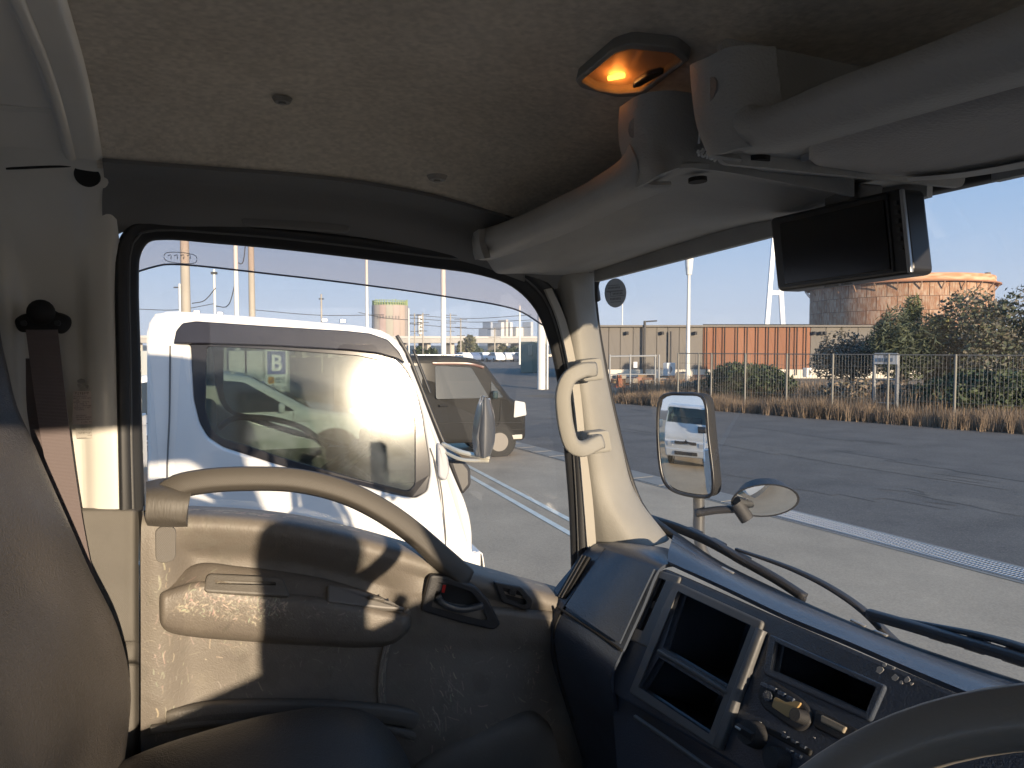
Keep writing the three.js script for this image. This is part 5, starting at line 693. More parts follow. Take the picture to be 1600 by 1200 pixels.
const suvO = { W: 1.8, H: 1.65, belt: 1.0, taper: 0.2, mat: M([0.74, 0.75, 0.75], 0.6, { phys: true, clearcoat: 1, clearcoatRoughness: 0.05 }), prof: [[0, 0.45], [0.02, 0.78], [0.14, 0.93], [0.95, 1.05], [1.2, 1.09], [2.05, 1.58], [2.6, 1.66], [3.5, 1.62], [4.2, 1.42], [4.45, 1.0], [4.5, 0.5], [4.4, 0.3], [0.1, 0.3]],
  windows: [[[1.42, 1.06], [2.14, 1.50], [2.75, 1.56], [2.75, 1.05]], [[2.83, 1.05], [2.83, 1.56], [3.5, 1.52], [4.0, 1.26], [3.9, 1.07]]], glass: [[1.18, 1.08], [2.02, 1.57]], wheels: [0.85, 3.55], wr: 0.35, lamp: [[0.06, 0.82], [0.10, 0.92], [0.5, 0.97], [0.42, 0.88]], seams: [[[1.45, 1.04], [1.5, 0.5], [1.6, 0.34]], [[2.79, 1.04], [2.79, 0.4]], [[1.2, 0.9], [2.8, 0.93], [4.2, 0.95]]], handles: [[2.55, 0.92], [3.6, 0.95]], mirror: [1.62, 1.12] };
car('white_crossover', 'white crossover car seen through the windows of the neighbouring truck', 'car', V(-11.2, 0, -1.85), suvO);
const vanO = { W: 1.48, H: 1.88, belt: 1.08, taper: 0.13, round: 0.06, mat: M([0.010, 0.010, 0.010], 0.9, { phys: true, clearcoat: 0.3, clearcoatRoughness: 0.05 }), prof: [[0, 0.34], [0, 0.80], [0.08, 0.98], [0.30, 1.08], [0.78, 1.72], [1.0, 1.83], [1.6, 1.89], [3.2, 1.86], [3.38, 1.7], [3.4, 0.4], [3.3, 0.28], [0.06, 0.28]],
  windows: [[[0.74, 1.10], [1.06, 1.66], [1.74, 1.70], [1.74, 1.10]], [[1.98, 1.12], [1.98, 1.70], [2.5, 1.70], [2.5, 1.12]], [[2.6, 1.12], [2.6, 1.70], [3.2, 1.68], [3.22, 1.12]], [[0.46, 1.10], [0.70, 1.42], [0.70, 1.10]]], glass: [[0.30, 1.08], [0.80, 1.72]], wheels: [0.55, 2.85], wr: 0.28, lamp: [[0.0, 0.76], [0.03, 1.0], [0.24, 1.04], [0.26, 0.72]], seams: [[[0.52, 1.06], [0.56, 0.6], [0.9, 0.34]], [[1.86, 1.78], [1.86, 0.34]], [[0.1, 0.62], [1.0, 0.66], [3.3, 0.64]], [[0.02, 0.5], [0.32, 0.5]]], handles: [[1.6, 0.98], [2.06, 0.98]], mirror: [0.66, 1.16], mirMat: M([0.03, 0.05, 0.055], 0.1), rimMat: M([0.14, 0.13, 0.12], 0.5) };
const van = car('black_minivan', 'small black van facing right on the lot behind the neighbouring truck', 'van', V(-12.4, 0, -4.62), vanO);
obj('door_visor', sweep([V(-12.42, 1.66, -4.62 + 0.84), V(-12.47, 1.72, -4.62 + 1.06), V(-12.47, 1.74, -4.62 + 1.78)], [0.02, 0.05], { n: 10 }), M([0.10, 0.045, 0.04], 0.3), van);
obj('roof_rail', bar(V(-12.5, 1.89, -3.4), V(-12.5, 1.89, -2.5), 0.012), m.chrome, van);
obj('bumper_strip', box(0.04, 0.09, 0.34, -12.425, 0.36, -4.36, 0.02), M([0.4, 0.38, 0.34], 0.3), van);
{
  const o = { ...vanO, simple: true, W: 1.6, H: 1.5, belt: 0.9, taper: 0.2, prof: [[0, 0.4], [0.05, 0.75], [0.9, 0.95], [1.6, 1.42], [3.2, 1.45], [3.8, 0.95], [4.0, 0.5], [3.9, 0.28], [0.1, 0.28]], windows: [[[1.2, 0.95], [1.7, 1.36], [3.1, 1.38], [3.5, 0.96]]], glass: [[0.95, 0.96], [1.6, 1.41]], wheels: [0.8, 3.1], wr: 0.3, lamp: [[0.06, 0.62], [0.1, 0.74], [0.4, 0.78], [0.4, 0.66]] };
  const cc = [[0.75, 0.75, 0.74], [0.12, 0.16, 0.26], [0.78, 0.78, 0.77], [0.8, 0.8, 0.8], [0.5, 0.52, 0.55], [0.72, 0.72, 0.72], [0.16, 0.2, 0.3], [0.3, 0.32, 0.35]], nm = ['white', 'dark blue', 'bright white', 'second bright white', 'silver', 'off-white', 'navy', 'grey'], px = [722, 735, 752, 771, 786, 797, 810, 822];
  const src = []; px.forEach((x, i) => { const p = PD(x, 545, 112 + (i % 3) * 2); p.y = 0; const c = car('far_car', `${nm[i]} car in the far car park row, ${['leftmost', 'second', 'third', 'fourth', 'fifth', 'sixth', 'seventh', 'rightmost'][i]} from the left`, 'car', p, { ...o, mat: M(cc[i], 0.25) }, 'cars in the far car park'); c.rotation.y = 1.75; });
}
// ------------------------------------------------------------------ far left: poles, tank, elevated road, plant
const G = (px, depth) => { const p = PD(px, 545, depth); p.y = 0; return p; }, hAt = (py, depth) => 2 + (545 - py) / FOC * depth * 1.0;
const up = (p, y) => V(p.x, y, p.z);
function pole(name, label, px, depth, top, r, mat, arms = [], cat = 'utility pole', group = 'poles beyond the lot') {
  const g = G(px, depth), t = thing(name, label, cat, g, group), h = hAt(top, depth); obj('shaft', bar(up(g, -0.2), up(g, h), r, 12, r * 0.8), mat, t);
  for (const [dy, w] of arms) obj('crossarm', beam(up(g, h - dy).addScaledVector(RIGHT, -w), up(g, h - dy).addScaledVector(RIGHT, w), 0.1, 0.1), gm.wire, t);
  return t;
}
pole('utility_pole', 'thick concrete pole above the roof of the neighbouring truck, leftmost', 292, 24, 340, 0.17, gm.pole);
pole('utility_pole', 'slim steel pole between the two thick poles above the truck roof', 371, 26, 350, 0.095, gm.polePale);
pole('utility_pole', 'second thick concrete pole, right of the slim one above the truck roof', 395, 26, 340, 0.125, gm.pole);
pole('utility_pole', 'short pole with a small head above the truck roof', 337, 30, 422, 0.06, gm.polePale, [[0.15, 0.12]]);
pole('utility_pole', 'thin distant pole with crossarm left of the thick pole', 283, 60, 444, 0.13, gm.polePale, [[0.3, 0.5]]);
pole('utility_pole', 'distant pole with camera head right of centre over the truck roof', 503, 60, 460, 0.08, gm.pole, [[0.4, 0.2]]);
pole('utility_pole', 'tall thin lamp post left of the far tank', 574, 50, 400, 0.12, gm.polePale, [], 'lamp post');
pole('utility_pole', 'tall pale pole in the middle of the window behind the black van', 693, 42, 380, 0.17, gm.polePale);
for (const [i, [x, d, t]] of [[648, 120, 490], [661, 118, 489], [704, 120, 490], [720, 122, 497], [773, 120, 512], [812, 90, 478], [639, 110, 482]].entries()) pole('utility_pole', `dark distant utility pole with crossarms, ${['just left of the sign tower', 'just right of the sign tower', 'right of the tall pale pole', 'before the far bushy tree', 'before the factory blocks', 'near the right end of the window', 'beside the round tank'][i]}`, x, d, t, 0.13, i > 4 ? gm.polePale : gm.pole, i > 4 ? [] : [[0.3, 1.1], [1.6, 1.0], [3, 0.7]]);
{
  const w = thing('overhead_wires', 'thin overhead wires strung between the poles', 'wires', up(G(500, 60), 5), 'wires');
  const wire = (a, b, sag, r = 0.02) => { const mid = a.clone().lerp(b, 0.5); mid.y -= sag; return sweep([a, mid, b], r, { n: 14 }); };
  const at = (px, py, d) => PD(px, py, d);
  for (const [x0, y0, x1, y1, d, s, r] of [[216, 483, 337, 474, 60, 0.3, 0.03], [337, 478, 371, 424, 28, 0.7, 0.018], [300, 474, 337, 450, 28, 0.2, 0.018], [371, 410, 384, 380, 26, 0.4, 0.018], [395, 484, 600, 492, 100, 0.4, 0.05], [640, 497, 830, 500, 118, 0.5, 0.05], [640, 506, 830, 511, 119, 0.5, 0.05], [640, 492, 830, 492, 120, 0.6, 0.05], [560, 488, 640, 500, 120, 0.3, 0.05]]) obj('wire', wire(at(x0, y0, d), at(x1, y1, d), s, r), gm.wire, w);
  // round storage tank
  const tp = G(610, 300), t = thing('storage_tank', 'pale concrete storage tank with yellow green railing on top, far left', 'tank', tp), R = 7.6, H = hAt(478, 300);
  for (let i = 0; i < 16; i++) { const a = i / 16 * Math.PI * 2, g = new THREE.CylinderGeometry(R, R, H, 3, 1, true, a + 0.01, Math.PI / 8 - 0.02); g.translate(tp.x, H / 2, tp.z); obj('wall_panel', g, M([0.34 + 0.03 * (i % 3), 0.30 + 0.02 * (i % 2), 0.265], 0.8), t); }
  obj('inner_wall', disc(up(tp, H / 2), V(0, 1, 0), R - 0.12, H - 0.2, 32), M([0.3, 0.26, 0.22], 0.9), t);
  const rl = []; for (let i = 0; i < 40; i++) { const a = i / 40 * Math.PI * 2, p = V(tp.x + (R - 0.4) * Math.cos(a), H, tp.z + (R - 0.4) * Math.sin(a)); rl.push(bar(p, up(p, H + rr(1.6, 2.6)), 0.22, 5)); } rl.push(disc(up(tp, H + 0.5), V(0, 1, 0), R - 0.8, 1.0, 30, R - 1.6));
  for (const h of [1.0, 1.9]) rl.push(new THREE.TorusGeometry(R - 0.4, 0.14, 5, 40).rotateX(Math.PI / 2).translate(tp.x, H + h, tp.z));
  obj('top_railing', rl, M([0.26, 0.32, 0.13], 0.7), t);
  const mk = []; for (let i = 0; i < 8; i++) mk.push(box(0.7, 1.2, 0.1, 0, 0, 0, 0).translate(0, 0, R + 0.05).rotateY(-0.62 + i * 0.17 + Math.atan2(-tp.x, -tp.z) - 0.1).translate(tp.x, hAt(497, 300), tp.z)); obj('painted_letters', mk, M([0.2, 0.17, 0.15], 0.8), t);
  const st = thing('sign_tower', 'tall narrow white sign tower between two dark poles, far away', 'sign', G(657, 250)); const sg = G(657, 250), sh = hAt(492, 250); obj('board', box(2.0, sh - hAt(522, 250), 1.2, sg.x, (sh + hAt(522, 250)) / 2, sg.z, 0.05, YAW - Math.PI / 2), gm.white, st); obj('mast', box(0.8, hAt(522, 250), 0.8, sg.x, hAt(522, 250) / 2, sg.z, 0.05), gm.pole, st);
  for (let i = 0; i < 4; i++) obj('character', [beam(PD(654, 499 + i * 6, 248.9), PD(660, 499 + i * 6, 248.9), 0.3, 0.3), beam(PD(657, 497 + i * 6, 248.9), PD(656, 502 + i * 6, 248.9), 0.3, 0.3)], m.black, st);
  // elevated road
  const er = thing('elevated_road', 'long elevated road on columns across the distance', 'bridge', G(700, 150)), e0 = G(200, 150), e1 = G(960, 175), dirE = e1.clone().sub(e0).normalize();
  obj('deck', beam(up(e0, 3.7), up(e1, 3.9), 8, 1.0), M([0.34, 0.33, 0.31], 0.85), er); obj('parapet', beam(up(e0, 4.5), up(e1, 4.7), 7, 0.5), M([0.42, 0.41, 0.39], 0.85), er);
  for (let k = 0; k < 22; k++) { const p = e0.clone().addScaledVector(dirE, k * 5.5 + 2); obj('column', box(0.9, 3.3, 4, p.x, 1.65, p.z, 0.05, YAW - Math.PI / 2), M([0.45, 0.42, 0.38], 0.9), er); }
  const wl = thing('roadside_wall', 'pale low building front behind the far parked cars', 'building', G(700, 160)); obj('wall', beam(up(G(200, 162), 1.4), up(G(960, 188), 1.4), 0.5, 2.8), M([0.58, 0.53, 0.45], 0.8), wl); for (let k = 0; k < 14; k++) { const p = G(560 + k * 22, 161.0 + (k * 22 - 0) / 760 * 26 + (560 - 200) / 760 * 26 - 0.0); obj('shutter', box(2.4, 1.9, 0.3, p.x + 0.5, 0.95, p.z, 0.02, YAW - Math.PI / 2), M([0.42 + 0.1 * (k % 2), 0.44, 0.43], 0.7), wl); }
  // factory blocks
  const fb = thing('factory_blocks', 'cluster of pale factory blocks and stacks on the horizon', 'factory', G(790, 420)), bl = (x0, x1, y0, d, c) => { const a = G(x0, d), b = G(x1, d), h = hAt(y0, d); return [box(a.distanceTo(b), h, 8, (a.x + b.x) / 2, h / 2, (a.z + b.z) / 2, 0.1, YAW - Math.PI / 2), c]; };
  for (const [x0, x1, y0, d, c] of [[752, 772, 513, 420, [0.34, 0.36, 0.40]], [772, 797, 511, 424, [0.6, 0.57, 0.52]], [760, 764, 503, 415, [0.3, 0.33, 0.38]], [776, 782, 504, 418, [0.5, 0.5, 0.5]], [784, 788, 500, 418, [0.55, 0.5, 0.44]], [790, 795, 504, 419, [0.5, 0.5, 0.5]], [797, 826, 511, 430, [0.55, 0.53, 0.49]], [822, 827, 503, 425, [0.4, 0.42, 0.45]]]) { const [g, cl] = bl(x0, x1, y0, d, c); obj(x1 - x0 < 8 ? 'stack' : 'block', g, M(cl, 0.8), fb); }
  // roadside post and panel at the right end of the door window
  const pp = G(846, 35), po = thing('white_post', 'stout white post standing at the right end of the door window', 'post', pp); obj('shaft', bar(up(pp, 0), up(pp, hAt(440, 35)), 0.2, 16), gm.polePale, po); obj('conduit', bar(up(pp, 0).add(V(0.1, 0, -0.28)), up(pp, 2.9).add(V(0.1, 0, -0.28)), 0.05), gm.polePale, po);
  const gp = G(834, 60), gn = thing('green_kiosk', 'grey green kiosk partly hidden by the white post', 'kiosk', gp); obj('box', box(1.6, 2.6, 1.6, gp.x, 1.3, gp.z, 0.05, YAW - Math.PI / 2), M([0.17, 0.20, 0.16], 0.6), gn); obj('panel', box(1.2, 0.9, 0.1, gp.x + 0.85, 1.9, gp.z + 0.3, 0.03, YAW - Math.PI / 2), M([0.30, 0.30, 0.24], 0.5), gn);
  // B sign on its column
  const bs = PX(432, 565, -14), sg2 = thing('zone_sign', 'white sign with a blue square letter B, seen through the truck window', 'sign', up(bs, 0)), q = (l) => l.map(([a, b]) => PX(a, b, -14));
  const bt = canvas(256, 400, c => { c.fillStyle = '#e4e6e4'; c.fillRect(0, 0, 256, 400); c.fillStyle = '#2b4f9e'; c.fillRect(14, 14, 228, 250); c.fillStyle = '#fff'; c.font = 'bold 250px sans-serif'; c.textAlign = 'center'; c.fillText('B', 128, 228); c.fillStyle = '#d79b2a'; c.fillRect(24, 292, 72, 72); c.fillStyle = '#333'; c.beginPath(); c.moveTo(34, 350); c.lineTo(86, 302); c.lineTo(60, 350); c.fill(); c.font = 'bold 52px sans-serif'; c.textAlign = 'left'; c.fillText('ARAI', 108, 334); c.fillRect(110, 346, 120, 10); });
  const z0 = q([[416, 580]])[0].z, z1 = q([[448, 580]])[0].z, y1 = q([[430, 547]])[0].y, y0 = q([[430, 604]])[0].y, bg = new THREE.PlaneGeometry(Math.abs(z1 - z0), y1 - y0); bg.rotateY(Math.PI / 2); bg.translate(-13.95, (y0 + y1) / 2, (z0 + z1) / 2);
  obj('sign_face', bg, M([1, 1, 1], 0.6, { map: bt }), sg2); obj('sign_board', box(0.04, y1 - y0 + 0.04, Math.abs(z1 - z0) + 0.04, -13.98, (y0 + y1) / 2, (z0 + z1) / 2, 0.005), gm.white, sg2); obj('post', bar(V(-14.1, 0, (z0 + z1) / 2), V(-14.1, y1, (z0 + z1) / 2), 0.06), gm.polePale, sg2);
  const wh = thing('white_hall', 'pale hall wall with columns behind the white crossover car', 'building', V(-22, 0, 3)); obj('wall', box(0.3, 1.95, 13, -22, 0.97, 5.8, 0.02), M([0.34, 0.36, 0.36], 0.8), wh); for (const px of [372, 396]) { const p = PX(px, 560, -21.5); obj('column', box(0.5, 1.95, 0.5, -21.7, 0.97, p.z, 0.02), gm.polePale, wh); }
}
// ------------------------------------------------------------------ plants
function leafMesh(name, blobs, n, size, tones, parent, narrow = 0.5) {   // many small bent leaf faces through the volume of the blobs
  const pos = new Float32Array(n * 12), cl = new Float32Array(n * 12), idx = [], o = origins.get(parent), wsum = blobs.reduce((s, b) => s + b[3] * b[4] * b[5], 0);
  for (let i = 0; i < n; i++) {
    let k = rnd() * wsum, b = blobs[0]; for (const q of blobs) { k -= q[3] * q[4] * q[5]; if (k <= 0) { b = q; break; } }
    let x, y, z, l; do { x = rr(-1, 1); y = rr(-1, 1); z = rr(-1, 1); l = Math.hypot(x, y, z); } while (l > 1 || l < 0.05); const s = Math.pow(l, 0.35) / l * rr(0.82, 1.08); x *= s; y *= s; z *= s;
    const c = V(b[0] + x * b[3], Math.max(0.02, b[1] + y * b[4]), b[2] + z * b[5]), t = V(rr(-1, 1), rr(-0.6, 1), rr(-1, 1)).normalize(), w = V(rr(-1, 1), rr(-1, 1), rr(-1, 1)).cross(t).normalize(), L = size * rr(0.6, 1.4), bend = V(rr(-1, 1), rr(-1, 0.4), rr(-1, 1)).multiplyScalar(0.25 * L);
    const P = [c.clone().addScaledVector(t, -L), c.clone().addScaledVector(w, L * narrow).add(bend), c.clone().addScaledVector(t, L), c.clone().addScaledVector(w, -L * narrow).add(bend)], T2 = tones[Math.floor(rnd() * tones.length)], f = rr(0.75, 1.25);
    P.forEach((p, j) => { pos.set([p.x - o.x, p.y - o.y, p.z - o.z], i * 12 + j * 3); cl.set([T2[0] * f, T2[1] * f, T2[2] * f], i * 12 + j * 3); }); idx.push(i * 4, i * 4 + 1, i * 4 + 3, i * 4 + 1, i * 4 + 2, i * 4 + 3);
  }
  const g = new THREE.BufferGeometry(); g.setAttribute('position', new THREE.BufferAttribute(pos, 3)); g.setAttribute('color', new THREE.BufferAttribute(cl, 3)); g.setIndex(idx); g.computeVertexNormals();
  const me = new THREE.Mesh(g, new THREE.MeshStandardMaterial({ vertexColors: true, roughness: 0.7, side: THREE.DoubleSide })); me.name = name; me.castShadow = me.receiveShadow = true; parent.add(me); return me;
}
function tree(name, label, cat, px, depth, x0, x1, y0, y1, { n = 2600, size = 0.12, tones, blobs = 9, trunk = true, narrow = 0.5, group }) {   // px box of the crown
  const g = G(px, depth), t = thing(name, label, cat, g, group), w = (x1 - x0) / FOC * depth / 2, top = hAt(y0, depth), bot = Math.max(0, hAt(y1, depth)), cy = (top + bot) / 2, hh = (top - bot) / 2, B = [];
  const cx = G((x0 + x1) / 2, depth);
  for (let i = 0; i < blobs; i++) { const a = rr(-1, 1), e = rr(-0.75, 0.75) * Math.sqrt(1 - a * a * 0.7), d = rr(-0.6, 0.6), q = rr(0.32, 0.55); const p = cx.clone().addScaledVector(RIGHT, a * w * 0.68).addScaledVector(FWD, d * w * 0.7); B.push([p.x, cy + e * hh * 0.7, p.z, w * q, hh * q * 1.1, w * q]); }
  if (trunk) { obj('trunk', [bar(up(g, -0.1), up(cx, cy), w * 0.07 + 0.04, 8, w * 0.03 + 0.02), ...B.slice(0, 5).map(b => bar(up(cx, cy * 0.7), V(b[0], b[1], b[2]), w * 0.03 + 0.02, 6, 0.015))], gm.bark, t); }
  leafMesh('crown', B, n, size, tones, t, narrow); return t;
}
const gGreen = [[0.042, 0.06, 0.024], [0.052, 0.072, 0.028], [0.036, 0.048, 0.022]], gOlive = [[0.10, 0.10, 0.048], [0.115, 0.11, 0.058], [0.07, 0.075, 0.036]], gGrey = [[0.115, 0.105, 0.075], [0.145, 0.13, 0.10], [0.08, 0.076, 0.055]], gBlue = [[0.06, 0.076, 0.042], [0.075, 0.088, 0.046], [0.05, 0.062, 0.038]], gDry = [[0.23, 0.165, 0.108], [0.26, 0.195, 0.135], [0.18, 0.13, 0.087]];
for (const [i, [x, d, x0, x1, y0, y1]] of [[664, 128, 652, 682, 537, 566], [724, 126, 714, 742, 522, 563], [742, 130, 735, 755, 541, 563], [768, 128, 758, 782, 541, 563], [788, 130, 780, 796, 536, 563], [803, 128, 793, 815, 540, 563], [836, 122, 828, 846, 535, 563]].entries()) tree('far_tree', `${['dark bushy tree beside the tall pale pole', 'tall loose tree near the middle of the far row', 'small round tree right of the loose tree', 'round tree before the factory blocks', 'thin brownish tree', 'round tree near the window edge', 'dark tree behind the white post'][i]} behind the far cars`, 'tree', x, d, x0, x1, y0, y1, { n: 700, size: 0.4, tones: i % 3 === 1 ? gOlive : gGreen, blobs: 6, group: 'trees behind the far car park' });
// ------------------------------------------------------------------ right: fence, verge, building, rusty tank
{
  const E0 = PY(1090, 640, 0), E1 = PY(1600, 679, 0), dir = E1.clone().sub(E0).setY(0).normalize(), away = V(dir.z, 0, -dir.x); if (away.dot(FWD) < 0) away.negate();
  const L = E0.distanceTo(E1) + 4, S = (s, o, y = 0) => E0.clone().addScaledVector(dir, s).addScaledVector(away, o).setY(y);
  struct('verge', flat([S(-9, 0), S(L + 8, 0), S(L + 8, 40), S(-9, 40)].map(p => [p.x, p.z]), 0.006), M([0.16, 0.125, 0.085], 0.95, { map: resize(T.mottle, 1.7) }));
  // fence: project wanted posts on the fence line
  const F0 = S(0, 0.9), at = px => { const d = dirOf(px, 545); d.y = 0; const e = V(EYE.x, 0, EYE.z), n = away, t = F0.clone().sub(e).dot(n) / d.dot(n); return e.addScaledVector(d, t); };
  const posts = [1060, 1092, 1112, 1165, 1230, 1302, 1389, 1494, 1612, 1750].map(at);
  const fe = thing('mesh_fence', 'grey wire mesh fence with steel posts along the dry verge', 'fence', F0);
  posts.forEach((p, i) => { obj('post', bar(up(p, 0), up(p, 1.86), 0.032, 8), M([0.20, 0.19, 0.165], 0.7), fe); if (i) { const a = posts[i - 1], w = [], Ln = a.distanceTo(p), d = p.clone().sub(a).normalize(); for (let s = 0; s < Ln; s += 0.09) { const q = a.clone().addScaledVector(d, s); w.push(new THREE.BoxGeometry(0.007, 1.75, 0.007).translate(q.x, 0.97, q.z)); } for (const y of [0.15, 0.6, 1.05, 1.5, 1.84]) w.push(beam(up(a, y), up(p, y), y > 1.8 ? 0.03 : 0.008, y > 1.8 ? 0.03 : 0.008)); obj('wire_panel', w, M([0.125, 0.125, 0.12], 0.7), fe); } });
  // gate with two notices
  const gt = thing('fence_gate', 'small metal gate with two white notices in the fence', 'gate', at(1356)), ga = at(1339).addScaledVector(away, 1.2), gb = at(1376).addScaledVector(away, 1.2);
  obj('frame', [bar(up(ga, 0), up(ga, 1.85), 0.05), bar(up(gb, 0), up(gb, 1.85), 0.05), bar(up(ga, 1.85), up(gb, 1.85), 0.03), bar(up(ga, 1.1), up(gb, 1.1), 0.03), bar(up(ga, 0.4), up(gb, 0.4), 0.03)], M([0.22, 0.225, 0.23], 0.6), gt);
  for (const t of [0.32, 0.72]) { const p = up(ga.clone().lerp(gb, t).addScaledVector(away, -0.06), 1.68); const n = obj('notice', beam(p.clone().addScaledVector(dir, -0.2), p.clone().addScaledVector(dir, 0.2), 0.02, 0.26), M([0.45, 0.46, 0.47], 0.6), gt); obj('notice_symbol', beam(p.clone().addScaledVector(dir, -0.08).addScaledVector(away, -0.02), p.clone().addScaledVector(dir, 0.08).addScaledVector(away, -0.02), 0.02, 0.1), M([0.12, 0.16, 0.22], 0.6), n); }
  // dry grass, nobody could count it
  const bl = []; for (let k = 0; k < 7; k++) { const a = rr(0, 6.3), h = rr(0.5, 1), w = 0.012, lx = Math.cos(a) * 0.28 * h, lz = Math.sin(a) * 0.28 * h, bx = rr(-0.08, 0.08), bz = rr(-0.08, 0.08); bl.push(bx - w, 0, bz, bx + w, 0, bz + w, bx + lx * 0.4 + w * 0.6, h * 0.6, bz + lz * 0.4, bx - w, 0, bz, bx + lx * 0.4 + w * 0.6, h * 0.6, bz + lz * 0.4, bx + lx * 0.4 - w * 0.6, h * 0.6, bz + lz * 0.4, bx + lx * 0.4 - w * 0.6, h * 0.6, bz + lz * 0.4, bx + lx * 0.4 + w * 0.6, h * 0.6, bz + lz * 0.4, bx + lx, h, bz + lz); }
  const bg = new THREE.BufferGeometry(); bg.setAttribute('position', new THREE.Float32BufferAttribute(bl, 3)); bg.computeVertexNormals();
  const grass = (name, n, f, label) => { const im = new THREE.InstancedMesh(bg, new THREE.MeshStandardMaterial({ color: 0xffffff, roughness: 0.9, side: THREE.DoubleSide }), n), mt = new THREE.Matrix4(), q = new THREE.Quaternion(); for (let i = 0; i < n; i++) { const [s, o, h] = f(); q.setFromAxisAngle(V(0, 1, 0), rr(0, 6.3)); mt.compose(S(s, o, 0), q, V(h * rr(0.8, 1.4), h, h * rr(0.8, 1.4))); im.setMatrixAt(i, mt); const c = gDry[i % 3], k = rr(0.6, 1.25); im.setColorAt(i, col(c[0] * k, c[1] * k, c[2] * k)); } im.name = name; im.castShadow = im.receiveShadow = true; im.userData = { kind: 'stuff', label, category: 'grass' }; scene.add(im); };
  grass('dry_grass', 9500, () => { const s = rr(-4, L + 6), o = Math.pow(rnd(), 1.3) * 2.6, k = 0.5 + 0.5 * Math.sin(s * 1.9 + Math.sin(s * 0.7) * 2) + 0.3 * Math.sin(s * 5.3); return [s, o + rr(-0.15, 0.2) * k, rr(0.26, 0.46) + 0.24 * Math.max(0, k) * rr(0.4, 1)]; }, 'straw coloured dry grass along the foot of the mesh fence');
  grass('tall_reeds', 2600, () => { const s = rr(-6, L * 0.55), o = rr(2, 9); return [s, o, rr(0.5, 1.0)]; }, 'taller brown reeds behind the mesh fence');
  tree('round_hedge', 'low domed green hedge behind the fence left of centre', 'hedge', 1173, 25, 1112, 1236, 566, 628, { n: 12000, size: 0.07, tones: gGreen, blobs: 26, trunk: false });
  tree('wide_hedge', 'dark green hedge filling the right end of the fence', 'hedge', 1530, 20.5, 1432, 1640, 578, 672, { n: 16000, size: 0.07, tones: gGreen, blobs: 30, trunk: false });
  tree('bare_shrub', 'grey leafless looking shrub behind the gate', 'shrub', 1330, 33, 1276, 1396, 512, 612, { n: 6500, size: 0.075, tones: gGrey, blobs: 22 });
  tree('spiky_tree', 'dark green tree with spiky top before the rusty tank', 'tree', 1412, 30, 1360, 1456, 476, 600, { n: 5200, size: 0.17, tones: gBlue, blobs: 18, narrow: 0.16 });
  tree('spiky_tree', 'tall pale green spiky shoot at the top of the dark tree', 'tree', 1417, 31, 1396, 1440, 462, 530, { n: 900, size: 0.2, tones: [[0.12, 0.14, 0.05], [0.09, 0.11, 0.05]], blobs: 5, narrow: 0.12 });
  tree('olive_tree', 'grey green tree left of the largest tree, before the tank', 'tree', 1470, 32, 1424, 1530, 488, 610, { n: 7500, size: 0.09, tones: gOlive, blobs: 22 });
  tree('olive_tree', 'largest grey green tree at the right edge', 'tree', 1560, 29, 1484, 1660, 442, 620, { n: 14000, size: 0.09, tones: [...gGrey, ...gBlue], blobs: 30 });
  tree('yellow_shrub', 'yellowish shrub between the trees before the tank', 'shrub', 1480, 34, 1455, 1500, 482, 520, { n: 700, size: 0.1, tones: [[0.20, 0.19, 0.05], [0.13, 0.14, 0.05]], blobs: 4 });
  tree('verge_shrub', 'brown shrub at the foot of the gate', 'shrub', 1400, 23, 1290, 1450, 590, 650, { n: 3000, size: 0.08, tones: gDry.concat(gGrey), blobs: 10, trunk: false });
  tree('verge_shrub', 'brown weeds at the left end of the fence by the lamp post', 'shrub', 1085, 26, 1060, 1120, 585, 630, { n: 1600, size: 0.09, tones: gDry.concat(gGrey), blobs: 8, trunk: false });
  // long low building: each wall panel its own piece
  const wd = 48, yT = hAt(511, wd), yB = hAt(577, wd), wt = thing('low_warehouse', 'long low warehouse with grey and orange wall panels behind the fence', 'building', G(1100, wd));
  const gr = [M([0.150, 0.138, 0.124], 0.85), M([0.143, 0.132, 0.12], 0.85), M([0.158, 0.145, 0.13], 0.85)], og = [M([0.225, 0.10, 0.055], 0.8), M([0.21, 0.094, 0.052], 0.8), M([0.24, 0.108, 0.06], 0.8)];
  const panel = (x0, x1, i, mats, d = wd) => { const a = G(x0 + 0.3, d), b = G(x1 - 0.3, d); obj('wall_panel', plate([up(a, yB), up(b, yB), up(b, yT), up(a, yT)], { r: 0.01, thick: 0.08, bevel: 0.02, toward: EYE }), mats[i % 3], wt); };
  const gs = [898, 916, 934, 951, 969, 989, 1007, 1026, 1043, 1061, 1078, 1098], os = [1098, 1104, 1118, 1132, 1152, 1167, 1184, 1200, 1215, 1233, 1245, 1259, 1266], g2 = [1266, 1290, 1315, 1340, 1365, 1390, 1415];
  gs.slice(1).forEach((x, i) => panel(gs[i], x, i * 2, gr)); os.slice(1).forEach((x, i) => panel(os[i], x, i * 2 + (i % 2), og)); g2.slice(1).forEach((x, i) => panel(g2[i], x, i + 1, gr));
  obj('backing', plate([[890, yB], [1440, yB], [1440, yT + 0.02], [890, yT + 0.02]].map(([x, y]) => up(G(x, wd + 0.12), y)), { thick: 6, bevel: 0, r: 0 }), M([0.2, 0.19, 0.17], 0.9), wt);
  obj('plinth', plate([[890, 0], [1440, 0], [1440, yB - 0.01], [890, yB - 0.01]].map(([x, y]) => up(G(x, wd - 0.05), y)), { thick: 0.3, bevel: 0.02, r: 0 }), M([0.62, 0.57, 0.48], 0.85), wt);
  obj('eaves', beam(up(G(890, wd - 0.1), yT + 0.06), up(G(1440, wd - 0.1), yT + 0.06), 0.3, 0.12), gr[2], wt);
